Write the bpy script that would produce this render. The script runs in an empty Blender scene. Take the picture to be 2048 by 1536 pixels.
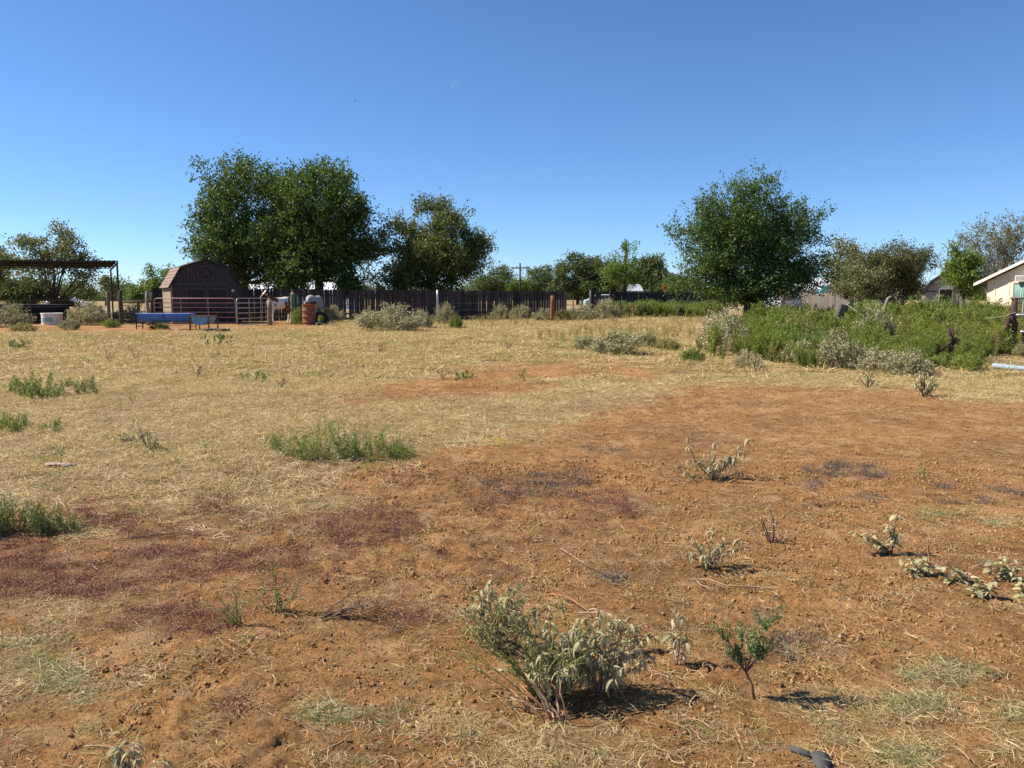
import bpy, math, random
import numpy as np
from mathutils import Vector, Matrix, Euler
R = math.radians
rng = np.random.default_rng(11)
random.seed(5)
sc = bpy.context.scene
C = sc.collection

# ------------------------------------------------------------------ camera, sky, sun, exposure
F, CH, PITCH = 1538.0, 1.5, math.atan((768 - 596) / 1538.0)
cd = bpy.data.cameras.new('camera'); cam = bpy.data.objects.new('camera', cd); C.objects.link(cam)
cam.location = (0, 0, CH); cam.rotation_euler = (math.pi / 2 - PITCH, 0, 0)
cd.sensor_fit = 'HORIZONTAL'; cd.sensor_width = 36; cd.lens = 36 * F / 2048
cd.clip_start = 0.05; cd.clip_end = 6000
sc.camera = cam
SUN_EL, SUN_AZ = R(46), R(7)          # the sun stands to the left and a little beyond the fence
to_sun = Vector((-math.cos(SUN_AZ) * math.cos(SUN_EL), math.sin(SUN_AZ) * math.cos(SUN_EL), math.sin(SUN_EL)))
world = bpy.data.worlds.new('World'); sc.world = world; world.use_nodes = True
wn = world.node_tree; wn.nodes.clear()
sky = wn.nodes.new('ShaderNodeTexSky'); sky.sky_type = 'NISHITA'; sky.sun_disc = False
sky.sun_elevation = SUN_EL; sky.sun_rotation = math.atan2(to_sun.x, to_sun.y)
sky.altitude = 200; sky.air_density = 0.8; sky.dust_density = 0.0; sky.ozone_density = 10.0
bg = wn.nodes.new('ShaderNodeBackground'); bg.inputs['Strength'].default_value = 0.092
wo = wn.nodes.new('ShaderNodeOutputWorld')
wn.links.new(sky.outputs[0], bg.inputs[0]); wn.links.new(bg.outputs[0], wo.inputs[0])
sl = bpy.data.lights.new('sun', 'SUN'); sl.energy = 4.9; sl.angle = R(0.53); sl.color = (1.0, 0.94, 0.84)
sun = bpy.data.objects.new('sun', sl); C.objects.link(sun)
sun.rotation_euler = to_sun.to_track_quat('Z', 'Y').to_euler()
sc.view_settings.view_transform = 'Standard'; sc.view_settings.look = 'None'
sc.view_settings.exposure = 0.8; sc.view_settings.gamma = 1.0
sc.view_settings.use_curve_mapping = False
sc.cycles.max_bounces = 6; sc.cycles.transparent_max_bounces = 8
sc.cycles.diffuse_bounces = 3

# ------------------------------------------------------------------ numbers
def sstep(a, b, x):
    t = np.clip((np.asarray(x, float) - a) / (b - a), 0, 1); return t * t * (3 - 2 * t)
_perm = np.random.default_rng(3).random((256, 256))
def vnoise(x, y, f, s=0):
    x = np.asarray(x, float) * f + 37.3 * s + 1000; y = np.asarray(y, float) * f + 91.7 * s + 1000
    xi = np.floor(x).astype(int); yi = np.floor(y).astype(int); u = x - xi; v = y - yi
    u = u * u * (3 - 2 * u); v = v * v * (3 - 2 * v)
    g = lambda a, b: _perm[(a + 17 * s) % 256, (b + 59 * s) % 256]
    return (g(xi, yi) * (1 - u) + g(xi + 1, yi) * u) * (1 - v) + (g(xi, yi + 1) * (1 - u) + g(xi + 1, yi + 1) * u) * v
def fbm(x, y, f, o=4, s=0, gain=0.5):
    t = 0; a = 1.0; n = 0
    for i in range(o):
        t = t + a * vnoise(x, y, f * 2.03 ** i, s + i); n += a; a *= gain
    return t / n
def terr(x, y):
    x = np.asarray(x, float); y = np.asarray(y, float)
    z = 0.2 * sstep(15, 35, y) + 0.2 * sstep(30, 45, y) * sstep(-4, 8, x)
    z = z + 0.5 * np.exp(-((x - 14.5) / 5.5) ** 2 - ((y - 26) / 4.0) ** 2)
    z = z + 0.05 * (fbm(x, y, 0.45, 2, 5) - 0.5) * sstep(0, 4, y)
    z = z + 1.2 * sstep(60, 400, y) * (fbm(x, y, 0.008, 2, 9) - 0.45)
    return z
ct, st = math.cos(PITCH), math.sin(PITCH)
def ray(px, py):
    a = (px - 1024) / F; b = (768 - py) / F
    return np.array([a, ct + b * st, -st + b * ct])
def XYZ(px, py, D):
    r = ray(px, py); return Vector((r * (D / r[1]) + np.array([0, 0, CH])).tolist())
def P(px, py):
    r = ray(px, py); z = 0.0
    for _ in range(40):
        t = (CH - z) / max(-r[2], 1e-3); z = 0.6 * z + 0.4 * float(terr(r[0] * t, r[1] * t))
    t = (CH - z) / max(-r[2], 1e-3)
    return Vector((r[0] * t, r[1] * t, float(terr(r[0] * t, r[1] * t))))
def proj(x, y, z):
    dz = z - CH; d = np.maximum(y * ct - dz * st, 0.3)
    return 1024 + x * F / d, 768 - (y * st + dz * ct) * F / d
def G(x, y, dz=0.0): return Vector((x, y, float(terr(x, y)) + dz))
def GD(px, D): x = (px - 1024) / F * D; return G(x, D)

# ------------------------------------------------------------------ materials
class NT:
    def __init__(s, name):
        s.m = bpy.data.materials.new(name); s.m.use_nodes = True; s.t = s.m.node_tree
        s.t.nodes.clear(); s.out = s.n('ShaderNodeOutputMaterial')
    def n(s, ty, **kw):
        nd = s.t.nodes.new(ty)
        for k, v in kw.items():
            if k.startswith('i_'): nd.inputs[k[2:].replace('_', ' ')].default_value = v
            else: setattr(nd, k, v)
        return nd
    def l(s, a, b): s.t.links.new(a, b)
    def noise(s, scale, detail=4, rough=0.6, vec=None):
        nd = s.n('ShaderNodeTexNoise'); nd.inputs['Scale'].default_value = scale
        nd.inputs['Detail'].default_value = detail; nd.inputs['Roughness'].default_value = rough
        if vec is not None: s.l(vec, nd.inputs['Vector'])
        return nd.outputs['Fac']
    def ramp(s, fac, stops):
        r = s.n('ShaderNodeValToRGB'); e = r.color_ramp.elements
        while len(e) < len(stops): e.new(0.5)
        for el, (p, c) in zip(e, stops): el.position = p; el.color = (*c, 1)
        s.l(fac, r.inputs[0]); return r.outputs[0]
    def mix(s, fac, a, b, mode='MIX'):
        m = s.n('ShaderNodeMix', data_type='RGBA', blend_type=mode)
        for sock, v in ((m.inputs[0], fac), (m.inputs[6], a), (m.inputs[7], b)):
            if hasattr(v, 'is_linked') or hasattr(v, 'links'): s.l(v, sock)
            elif isinstance(v, (int, float)): sock.default_value = v
            else: sock.default_value = (*v, 1)
        return m.outputs[2]
    def math(s, op, a, b=0.0):
        m = s.n('ShaderNodeMath', operation=op)
        for i, v in enumerate((a, b)):
            if isinstance(v, (int, float)): m.inputs[i].default_value = v
            else: s.l(v, m.inputs[i])
        return m.outputs[0]
    def attr(s, name): return s.n('ShaderNodeAttribute', attribute_name=name).outputs['Fac']
    def bump(s, h, strength, dist):
        b = s.n('ShaderNodeBump'); b.inputs['Strength'].default_value = strength
        b.inputs['Distance'].default_value = dist; s.l(h, b.inputs['Height']); return b.outputs[0]
    def pbsdf(s, col, rough=0.8, spec=0.3, metal=0.0, normal=None):
        p = s.n('ShaderNodeBsdfPrincipled')
        if isinstance(col, tuple): p.inputs['Base Color'].default_value = (*col, 1)
        else: s.l(col, p.inputs['Base Color'])
        if isinstance(rough, (int, float)): p.inputs['Roughness'].default_value = rough
        else: s.l(rough, p.inputs['Roughness'])
        p.inputs['Specular IOR Level'].default_value = spec; p.inputs['Metallic'].default_value = metal
        if normal is not None: s.l(normal, p.inputs['Normal'])
        return p.outputs[0]
    def done(s, sh): s.l(sh, s.out.inputs[0]); return s.m

def leafmat(name, cols, trans=0.3, rough=0.55, spec=0.3, per='island', tcol=(1.25, 1.3, 0.6)):
    t = NT(name)
    if per == 'island': f = t.n('ShaderNodeNewGeometry').outputs['Random Per Island']
    else:
        a = t.n('ShaderNodeNewGeometry').outputs['Random Per Island']; b = t.n('ShaderNodeObjectInfo').outputs['Random']
        f = t.math('ADD', t.math('MULTIPLY', a, 0.6), t.math('MULTIPLY', b, 0.4))
    n = len(cols); col = t.ramp(f, [(i / max(1, n - 1), c) for i, c in enumerate(cols)])
    pr = t.pbsdf(col, rough, spec)
    tr = t.n('ShaderNodeBsdfTranslucent'); t.l(t.mix(1.0, col, tcol, 'MULTIPLY'), tr.inputs[0])
    m = t.n('ShaderNodeMixShader'); m.inputs[0].default_value = trans; t.l(pr, m.inputs[1]); t.l(tr.outputs[0], m.inputs[2])
    return t.done(m.outputs[0])
def simple(name, c1, c2=None, scale=6, rough=0.8, spec=0.3, metal=0.0, bump=0.0, stretch=None, rnd=0.0, bd=0.01):
    t = NT(name); tc = t.n('ShaderNodeTexCoord').outputs['Object']
    if stretch:
        mp = t.n('ShaderNodeMapping'); mp.inputs['Scale'].default_value = stretch; t.l(tc, mp.inputs[0]); tc = mp.outputs[0]
    c2 = c2 or tuple(v * 0.6 for v in c1)
    nz = t.noise(scale, 6, 0.65, tc)
    col = t.ramp(nz, [(0.3, c2), (0.7, c1)])
    if rnd:
        o = t.n('ShaderNodeObjectInfo').outputs['Random']
        g = t.ramp(o, [(0, (1 - rnd,) * 3), (1, (1 + rnd * 0.5,) * 3)]); col = t.mix(1.0, col, g, 'MULTIPLY')
    nm = t.bump(t.noise(scale * 3, 5, 0.7, tc), bump, bd) if bump else None
    return t.done(t.pbsdf(col, rough, spec, metal, nm))

M = {}
M['wood_dark'] = simple('shaded_weathered_wood', (0.085, 0.07, 0.066), (0.03, 0.026, 0.026), 3, 0.85, 0.2, bump=0.4, stretch=(8, 8, 0.6), rnd=0.5)  # weathered wood, darkened further to carry the shade of the trees
M['wood_grey'] = simple('weathered_grey_wood', (0.30, 0.26, 0.21), (0.13, 0.10, 0.08), 4, 0.9, 0.2, bump=0.6, stretch=(8, 8, 0.7), rnd=0.2)
M['wood_tan'] = simple('tan_post_wood', (0.36, 0.27, 0.16), (0.17, 0.12, 0.07), 4, 0.9, 0.2, bump=0.6, stretch=(8, 8, 0.7))
M['barn_wall'] = simple('shaded_barn_siding', (0.072, 0.063, 0.063), (0.036, 0.031, 0.032), 3, 0.85, 0.2, bump=0.4, stretch=(7, 7, 0.5))  # dark copy of the siding: shade on the barn front put into the colour
M['barn_side_lit'] = simple('sunlit_barn_siding', (0.42, 0.33, 0.22), (0.25, 0.19, 0.13), 3, 0.85, 0.2, bump=0.4, stretch=(7, 7, 0.5))  # pale copy of the siding: sunlight on the side wall painted in
M['barn_trim'] = simple('faded_barn_trim', (0.085, 0.074, 0.073), (0.05, 0.043, 0.042), 3, 0.85, 0.2)
M['barn_door'] = simple('dark_barn_door_paint', (0.045, 0.038, 0.038), (0.023, 0.019, 0.02), 3, 0.85, 0.2, bump=0.4, stretch=(7, 7, 0.5))
M['shingle'] = simple('red_brown_shingles', (0.28, 0.19, 0.155), (0.17, 0.115, 0.095), 9, 0.9, 0.2, bump=0.5, rnd=0.35)
M['rust'] = simple('rusted_steel', (0.32, 0.12, 0.05), (0.10, 0.035, 0.02), 9, 0.85, 0.3, bump=0.5)
M['dark_rust'] = simple('dark_rusty_steel', (0.09, 0.04, 0.03), (0.035, 0.02, 0.018), 9, 0.8, 0.3, bump=0.5)
M['galv'] = simple('galvanised_steel', (0.48, 0.47, 0.45), (0.28, 0.26, 0.25), 12, 0.45, 0.5, 0.6)
M['red_paint'] = simple('faded_red_gate_paint', (0.46, 0.23, 0.20), (0.24, 0.10, 0.085), 12, 0.45, 0.5)
M['black_steel'] = simple('black_steel', (0.025, 0.022, 0.022), (0.012, 0.011, 0.011), 8, 0.6, 0.4)
M['tin_dark'] = simple('dark_tin_roofing', (0.014, 0.013, 0.012), (0.008, 0.008, 0.008), 6, 0.8, 0.2, 0.0)
M['blue'] = simple('faded_blue_plastic', (0.05, 0.19, 0.52), (0.03, 0.13, 0.38), 5, 0.5, 0.4)
M['light_blue'] = simple('pale_blue_plastic', (0.16, 0.36, 0.48), (0.10, 0.24, 0.34), 5, 0.5, 0.4)
M['white'] = simple('dirty_white_paint', (0.78, 0.74, 0.66), (0.60, 0.55, 0.47), 5, 0.6, 0.3)
M['cream'] = simple('cream_house_paint', (0.86, 0.74, 0.54), (0.80, 0.67, 0.48), 2.5, 0.8, 0.2, stretch=(6, 6, 0.6))
M['teal'] = simple('teal_paint', (0.12, 0.34, 0.30), (0.35, 0.45, 0.38), 14, 0.6, 0.3)
M['hose'] = simple('green_rubber_hose', (0.02, 0.15, 0.09), (0.015, 0.10, 0.06), 8, 0.5, 0.4)
M['rubber'] = simple('black_rubber', (0.02, 0.02, 0.02), (0.035, 0.03, 0.028), 8, 0.75, 0.3)
M['red_tub'] = simple('faded_red_plastic', (0.45, 0.06, 0.07), (0.25, 0.03, 0.04), 8, 0.5, 0.4)
M['yellow'] = simple('sign_yellow', (0.75, 0.42, 0.01), (0.68, 0.36, 0.01), 3, 0.5, 0.4)
M['sign_red'] = simple('sign_red', (0.30, 0.02, 0.015), (0.25, 0.015, 0.01), 3, 0.5, 0.4)
M['glass'] = simple('dark_window_glass', (0.05, 0.08, 0.08), (0.03, 0.05, 0.05), 2, 0.08, 0.6)
M['black'] = simple('dark_interior', (0.012, 0.011, 0.010), (0.02, 0.018, 0.015), 2, 0.9, 0.1)
M['pipe'] = simple('blue_grey_pipe', (0.30, 0.35, 0.38), (0.22, 0.26, 0.28), 6, 0.4, 0.4)
M['bark'] = simple('tree_bark', (0.10, 0.075, 0.055), (0.045, 0.035, 0.03), 5, 0.95, 0.1, bump=0.8, stretch=(3, 3, 0.6))
M['bark_pale'] = simple('pale_twig_bark', (0.30, 0.25, 0.20), (0.17, 0.14, 0.11), 5, 0.95, 0.1)
M['stem_tan'] = simple('dry_tan_stem', (0.46, 0.32, 0.20), (0.27, 0.165, 0.10), 14, 0.8, 0.2)
M['stem_orange'] = simple('orange_dry_stem', (0.46, 0.20, 0.095), (0.34, 0.15, 0.08), 14, 0.8, 0.2)
M['stem_green'] = simple('yellow_green_stem', (0.30, 0.34, 0.08), (0.22, 0.22, 0.06), 14, 0.7, 0.2)
M['stem_dead'] = simple('dead_grey_brown_stem', (0.26, 0.16, 0.10), (0.13, 0.08, 0.055), 14, 0.85, 0.2)
M['wire'] = simple('dull_wire', (0.16, 0.14, 0.13), (0.10, 0.09, 0.08), 8, 0.6, 0.4)
M['cloth'] = simple('pinkish_white_rag', (0.62, 0.50, 0.46), (0.45, 0.36, 0.33), 8, 0.9, 0.1)
M['grey_plastic'] = simple('dark_grey_felt', (0.10, 0.095, 0.088), (0.06, 0.057, 0.053), 30, 0.9, 0.2, bump=0.3)
M['stone'] = simple('pale_stone', (0.48, 0.38, 0.28), (0.35, 0.25, 0.17), 20, 0.9, 0.2)
LF = {}
LF['oak'] = leafmat('oak_leaves', [(0.024, 0.052, 0.012), (0.052, 0.096, 0.02), (0.098, 0.150, 0.03), (0.18, 0.22, 0.06)])
LF['oak2'] = leafmat('live_oak_leaves', [(0.038, 0.06, 0.016), (0.078, 0.11, 0.028), (0.15, 0.175, 0.045), (0.24, 0.21, 0.08)])
LF['elm'] = leafmat('elm_leaves', [(0.025, 0.058, 0.013), (0.055, 0.105, 0.022), (0.100, 0.158, 0.034), (0.18, 0.21, 0.06)])
LF['airy'] = leafmat('grey_green_leaves', [(0.075, 0.09, 0.035), (0.13, 0.15, 0.06), (0.22, 0.22, 0.10), (0.33, 0.28, 0.16)])
LF['far'] = leafmat('distant_tree_leaves', [(0.06, 0.085, 0.03), (0.09, 0.12, 0.04), (0.15, 0.175, 0.065)])
LF['fargreen'] = leafmat('distant_bright_leaves', [(0.07, 0.12, 0.02), (0.12, 0.19, 0.035), (0.19, 0.24, 0.06)])
LF['bright'] = leafmat('bright_green_leaves', [(0.075, 0.12, 0.018), (0.14, 0.20, 0.03), (0.22, 0.28, 0.055)])
LF['purple'] = leafmat('brown_purple_leaves', [(0.075, 0.045, 0.03), (0.09, 0.10, 0.028), (0.14, 0.16, 0.045), (0.17, 0.12, 0.07)])
LF['bare'] = leafmat('sparse_dry_leaves', [(0.12, 0.12, 0.06), (0.18, 0.18, 0.09), (0.28, 0.25, 0.17)])
LF['croton'] = leafmat('pale_woolly_leaves', [(0.18, 0.17, 0.08), (0.32, 0.29, 0.15), (0.46, 0.40, 0.23), (0.60, 0.52, 0.33)], 0.25, per='object', tcol=(1.1, 1.1, 0.8))
LF['weed'] = leafmat('feathery_weed_green', [(0.09, 0.12, 0.022), (0.15, 0.19, 0.034), (0.22, 0.26, 0.055), (0.34, 0.35, 0.12)], 0.35, per='object')
LF['weed_dry'] = leafmat('drying_weed', [(0.19, 0.18, 0.06), (0.32, 0.27, 0.11), (0.46, 0.35, 0.18)], 0.3, per='object')
LF['straw'] = leafmat('dry_straw_blades', [(0.24, 0.155, 0.07), (0.46, 0.325, 0.15), (0.70, 0.53, 0.29), (0.88, 0.73, 0.47)], 0.25, 0.6, 0.25, per='object', tcol=(1.1, 1.05, 0.7))
LF['greengrass'] = leafmat('half_green_grass_blades', [(0.15, 0.155, 0.045), (0.27, 0.24, 0.085), (0.42, 0.34, 0.15), (0.56, 0.45, 0.23)], 0.3, per='object')
LF['bluegrass'] = leafmat('blue_green_grass_blades', [(0.11, 0.13, 0.055), (0.19, 0.21, 0.10), (0.32, 0.32, 0.16), (0.5, 0.43, 0.24)], 0.3, per='object')
LF['purslane'] = leafmat('purple_groundcover_leaves', [(0.10, 0.04, 0.022), (0.20, 0.085, 0.048), (0.32, 0.15, 0.092), (0.50, 0.32, 0.22)], 0.12, 0.6, 0.25, per='object', tcol=(1.2, 0.7, 0.6))
LF['greyplant'] = leafmat('dull_grey_groundcover', [(0.09, 0.07, 0.05), (0.16, 0.13, 0.095), (0.25, 0.21, 0.15)], 0.12, per='object')
LF['woolly'] = leafmat('grey_green_woolly_leaf', [(0.14, 0.14, 0.06), (0.28, 0.26, 0.13), (0.44, 0.38, 0.215), (0.62, 0.51, 0.33)], 0.2, 0.7, 0.2, per='object', tcol=(1.1, 1.15, 0.7))
LF['litter'] = leafmat('dry_litter', [(0.30, 0.17, 0.08), (0.45, 0.30, 0.15), (0.62, 0.48, 0.28)], 0.1, per='object')
LF['mesq'] = leafmat('fine_green_leaflets', [(0.10, 0.14, 0.05), (0.18, 0.23, 0.085), (0.32, 0.35, 0.16)], 0.3)
LF['olive'] = leafmat('fine_olive_leaflets', [(0.14, 0.14, 0.06), (0.24, 0.23, 0.10), (0.40, 0.34, 0.18)], 0.3)

# ------------------------------------------------------------------ mesh helpers
def link(name, me, m=None, parent=None, smooth=False, col=None):
    if m is not None: me.materials.append(m)
    if smooth: me.polygons.foreach_set('use_smooth', [True] * len(me.polygons))
    o = bpy.data.objects.new(name, me); (col or C).objects.link(o)
    if parent is not None: o.parent = parent
    return o
def tag(o, label=None, cat=None, group=None, kind=None):
    if label: o['label'] = label
    if cat: o['category'] = cat
    if group: o['group'] = group
    if kind: o['kind'] = kind
    return o
def thing(name, label, cat, loc=(0, 0, 0), rz=0.0, group=None):
    o = bpy.data.objects.new(name, None); C.objects.link(o); o.location = loc; o.rotation_euler = (0, 0, rz)
    o.empty_display_size = 0.2
    return tag(o, label, cat, group)
def from_np(name, V, Q):
    """V (n,3), Q (m,k) faces all with k corners."""
    V = np.ascontiguousarray(V, np.float32); Q = np.ascontiguousarray(Q, np.int32)
    me = bpy.data.meshes.new(name); k = Q.shape[1]
    me.vertices.add(len(V)); me.vertices.foreach_set('co', V.ravel())
    me.loops.add(Q.size); me.loops.foreach_set('vertex_index', Q.ravel())
    me.polygons.add(len(Q)); me.polygons.foreach_set('loop_start', np.arange(0, Q.size, k, dtype=np.int32))
    me.polygons.foreach_set('loop_total', np.full(len(Q), k, np.int32))
    me.update(calc_edges=True); return me
class MB:
    def __init__(s): s.v = []; s.f = []
    def box(s, x0, x1, y0, y1, z0, z1, mtx=None):
        b = len(s.v)
        for p in ((x0, y0, z0), (x1, y0, z0), (x1, y1, z0), (x0, y1, z0), (x0, y0, z1), (x1, y0, z1), (x1, y1, z1), (x0, y1, z1)):
            s.v.append(tuple(mtx @ Vector(p)) if mtx else p)
        for q in ((0, 3, 2, 1), (4, 5, 6, 7), (0, 1, 5, 4), (1, 2, 6, 5), (2, 3, 7, 6), (3, 0, 4, 7)): s.f.append(tuple(b + i for i in q))
        return s
    def beam(s, a, b, w, t, up=(0, 0, 1)):
        a = Vector(a); b = Vector(b); d = (b - a); L = d.length; d.normalize()
        x = d.cross(Vector(up)); x = x.normalized() if x.length > 1e-4 else Vector((1, 0, 0)); z = x.cross(d)
        m = Matrix((x, d, z)).transposed().to_4x4(); m.translation = a
        return s.box(-w / 2, w / 2, 0, L, -t / 2, t / 2, m)
    def tube(s, pts, rad, n=6, cap=True):
        pts = [Vector(p) for p in pts]; k = len(pts)
        if isinstance(rad, (int, float)): rad = [rad] * k
        b = len(s.v); x = None
        for i in range(k):
            d = (pts[min(i + 1, k - 1)] - pts[max(i - 1, 0)])
            d = d.normalized() if d.length > 1e-9 else Vector((0, 0, 1))
            if x is None:
                x = d.cross(Vector((0.3, 1, 0.2))); x = x if x.length > 1e-3 else d.cross(Vector((1, 0, 0)))
            x = (x - d * x.dot(d)).normalized(); y = d.cross(x)
            for j in range(n):
                a = 2 * math.pi * j / n; s.v.append(tuple(pts[i] + (x * math.cos(a) + y * math.sin(a)) * rad[i]))
        for i in range(k - 1):
            for j in range(n):
                j2 = (j + 1) % n; s.f.append((b + i * n + j, b + i * n + j2, b + (i + 1) * n + j2, b + (i + 1) * n + j))
        if cap and n > 2:
            s.f.append(tuple(b + j for j in range(n))[::-1]); s.f.append(tuple(b + (k - 1) * n + j for j in range(n)))
        return s
    def lathe(s, prof, n=24, c=(0, 0, 0)):
        b = len(s.v)
        for r, z in prof:
            for j in range(n):
                a = 2 * math.pi * j / n; s.v.append((c[0] + r * math.cos(a), c[1] + r * math.sin(a), c[2] + z))
        for i in range(len(prof) - 1):
            for j in range(n):
                j2 = (j + 1) % n; s.f.append((b + i * n + j, b + i * n + j2, b + (i + 1) * n + j2, b + (i + 1) * n + j))
        return s
    def poly(s, pts):
        b = len(s.v); s.v += [tuple(p) for p in pts]; s.f.append(tuple(range(b, b + len(pts)))); return s
    def prism(s, prof, y0, y1):
        b = len(s.v); n = len(prof)
        for y in (y0, y1): s.v += [(p[0], y, p[1]) for p in prof]
        s.f.append(tuple(range(b, b + n))); s.f.append(tuple(range(b + 2 * n - 1, b + n - 1, -1)))
        for i in range(n):
            j = (i + 1) % n; s.f.append((b + j, b + i, b + n + i, b + n + j))
        return s
    def build(s, name, m, parent=None, smooth=False, bevel=0.0, col=None):
        me = bpy.data.meshes.new(name); me.from_pydata(s.v, [], s.f); me.update()
        o = link(name, me, m, parent, smooth, col)
        if bevel:
            bv = o.modifiers.new('bevel', 'BEVEL'); bv.width = bevel; bv.segments = 1; bv.limit_method = 'ANGLE'
        return o

# --- many small leaves: arrays of rhombi
def unit(a): return a / np.maximum(np.linalg.norm(a, axis=-1, keepdims=True), 1e-9)
def leaves(Cn, Dr, L, Wd, g, flat=0.0):
    """rhombus leaves at centres Cn pointing along Dr."""
    n = len(Cn); Dr = unit(Dr); Nm = g.normal(size=(n, 3)); Nm[:, 2] += flat
    S = unit(np.cross(Dr, Nm)); L = np.broadcast_to(np.asarray(L, float).reshape(-1, 1), (n, 1)); Wd = np.broadcast_to(np.asarray(Wd, float).reshape(-1, 1), (n, 1))
    V = np.stack([Cn - Dr * L / 2, Cn + S * Wd / 2, Cn + Dr * L / 2, Cn - S * Wd / 2], 1).reshape(-1, 3)
    return V, np.arange(4 * n).reshape(n, 4)
def blades(base, dirs, L, W, g, arch=0.5, seg=2):
    """grass blades: tapering strips which arch over; base (n,3), dirs (n,3)."""
    n = len(base); dirs = unit(dirs); side = unit(np.cross(dirs, np.array([0, 0, 1.0])) + g.normal(size=(n, 3)) * 0.4)
    L = np.asarray(L).reshape(-1, 1); W = np.asarray(W).reshape(-1, 1); pts = []
    for i in range(seg + 1):
        t = i / seg; p = base + dirs * L * t + np.array([0, 0, -1.0]) * arch * L * t * t
        p[:, 2] = np.maximum(p[:, 2], base[:, 2] + 0.004)
        if i < seg:
            w = W * (1 - 0.55 * t) / 2; pts += [p - side * w, p + side * w]
        else: pts += [p - side * W * 0.08, p + side * W * 0.08]
    k = len(pts); V = np.stack(pts, 1).reshape(-1, 3); b = (np.arange(n) * k).reshape(-1, 1); Q = []
    for i in range(seg): Q.append(b + np.array([[2 * i, 2 * i + 1, 2 * i + 3, 2 * i + 2]]))
    return V, np.concatenate(Q, 0)
def merge(parts):
    V = []; Q = []; b = 0
    for v, q in parts: V.append(v); Q.append(q + b); b += len(v)
    return np.concatenate(V), np.concatenate(Q)

# --- scatter one object of stuff with geometry nodes
def scatter(name, label, pts, rot, scl, protos, zoff=0.0):
    n = len(pts); me = bpy.data.meshes.new(name); me.vertices.add(n); me.vertices.foreach_set('co', np.ascontiguousarray(pts, np.float32).ravel())
    a = me.attributes.new('rot', 'FLOAT_VECTOR', 'POINT'); a.data.foreach_set('vector', np.ascontiguousarray(rot, np.float32).ravel())
    a = me.attributes.new('scl', 'FLOAT', 'POINT'); a.data.foreach_set('value', np.ascontiguousarray(scl, np.float32))
    a = me.attributes.new('idx', 'INT', 'POINT'); a.data.foreach_set('value', rng.integers(0, len(protos), n).astype(np.int32))
    me.update()
    o = bpy.data.objects.new(name, me); C.objects.link(o); tag(o, label, None, None, 'stuff')
    col = bpy.data.collections.new(name + '_pieces')
    for p in protos: col.objects.link(p)
    ng = bpy.data.node_groups.new(name + '_scatter', 'GeometryNodeTree')
    ng.interface.new_socket('Geometry', in_out='INPUT', socket_type='NodeSocketGeometry')
    ng.interface.new_socket('Geometry', in_out='OUTPUT', socket_type='NodeSocketGeometry')
    N = ng.nodes; gi = N.new('NodeGroupInput'); go = N.new('NodeGroupOutput')
    ip = N.new('GeometryNodeInstanceOnPoints'); ip.inputs['Pick Instance'].default_value = True
    ci = N.new('GeometryNodeCollectionInfo'); ci.inputs['Collection'].default_value = col
    ci.inputs['Separate Children'].default_value = True; ci.inputs['Reset Children'].default_value = True
    def na(nm, ty):
        x = N.new('GeometryNodeInputNamedAttribute'); x.data_type = ty; x.inputs['Name'].default_value = nm; return x.outputs['Attribute']
    e2r = N.new('FunctionNodeEulerToRotation'); ng.links.new(na('rot', 'FLOAT_VECTOR'), e2r.inputs[0])
    ng.links.new(gi.outputs[0], ip.inputs['Points']); ng.links.new(ci.outputs[0], ip.inputs['Instance'])
    ng.links.new(na('idx', 'INT'), ip.inputs['Instance Index']); ng.links.new(e2r.outputs[0], ip.inputs['Rotation'])
    ng.links.new(na('scl', 'FLOAT'), ip.inputs['Scale']); ng.links.new(ip.outputs[0], go.inputs[0])
    md = o.modifiers.new('scatter', 'NODES'); md.node_group = ng
    return o
def proto(name, V, Q, m):
    me = from_np(name, V, Q); me.materials.append(m); return bpy.data.objects.new(name, me)
def sample_region(n, x0, x1, y0, y1, dens, margin=0.2, wedge=True):
    """n candidate points over a world rectangle kept with probability dens(px,py,x,y)."""
    y = np.sqrt(rng.random(n) * (y1 ** 2 - y0 ** 2) + y0 ** 2); x = (rng.random(n) * 2 - 1) * (0.70 * y + 0.6 + margin)
    if not wedge: x = x0 + rng.random(n) * (x1 - x0); y = y0 + rng.random(n) * (y1 - y0)
    z = terr(x, y); px, py = proj(x, y, z); keep = rng.random(n) < dens(px, py, x, y)
    return np.stack([x, y, z], 1)[keep]

# ------------------------------------------------------------------ what grows where
def ell(px, py, lst):
    m = np.zeros_like(px)
    for cx, cy, rx, ry, a in lst:
        d = ((px - cx) / rx) ** 2 + ((py - cy) / ry) ** 2
        m = np.maximum(m, a * (1 - sstep(0.35, 1.35, d)))
    return m
BX = [-900, 0, 250, 480, 700, 820, 900, 1050, 1200, 1290, 1400, 1650, 1850, 2048, 2900]
BY = [1030, 1030, 1005, 1010, 985, 935, 893, 862, 826, 795, 774, 764, 785, 800, 810]
BW = [60, 60, 55, 55, 60, 45, 22, 18, 16, 14, 12, 12, 14, 18, 20]
BARE = [(930, 776, 240, 24, 1.0), (1130, 748, 200, 16, 1.0), (700, 792, 150, 20, .7), (1190, 722, 110, 10, .7), (1100, 735, 250, 8, .5), (400, 646, 210, 15, 1), (130, 656, 420, 10, 1), (560, 652, 120, 10, .9), (350, 890, 60, 14, .3)]
SPARSE = [(1150, 1500, 380, 75, .75), (1600, 1470, 260, 60, .7), (1950, 1500, 200, 70, .7), (1900, 1370, 130, 55, .4), (110, 1225, 190, 50, .55), (60, 1370, 190, 70, .6), (660, 1490, 130, 60, .35), (250, 1190, 110, 40, .4), (1950, 1050, 110, 25, .4), (480, 1230, 60, 30, .4), (1530, 745, 350, 18, .5)]
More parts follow.
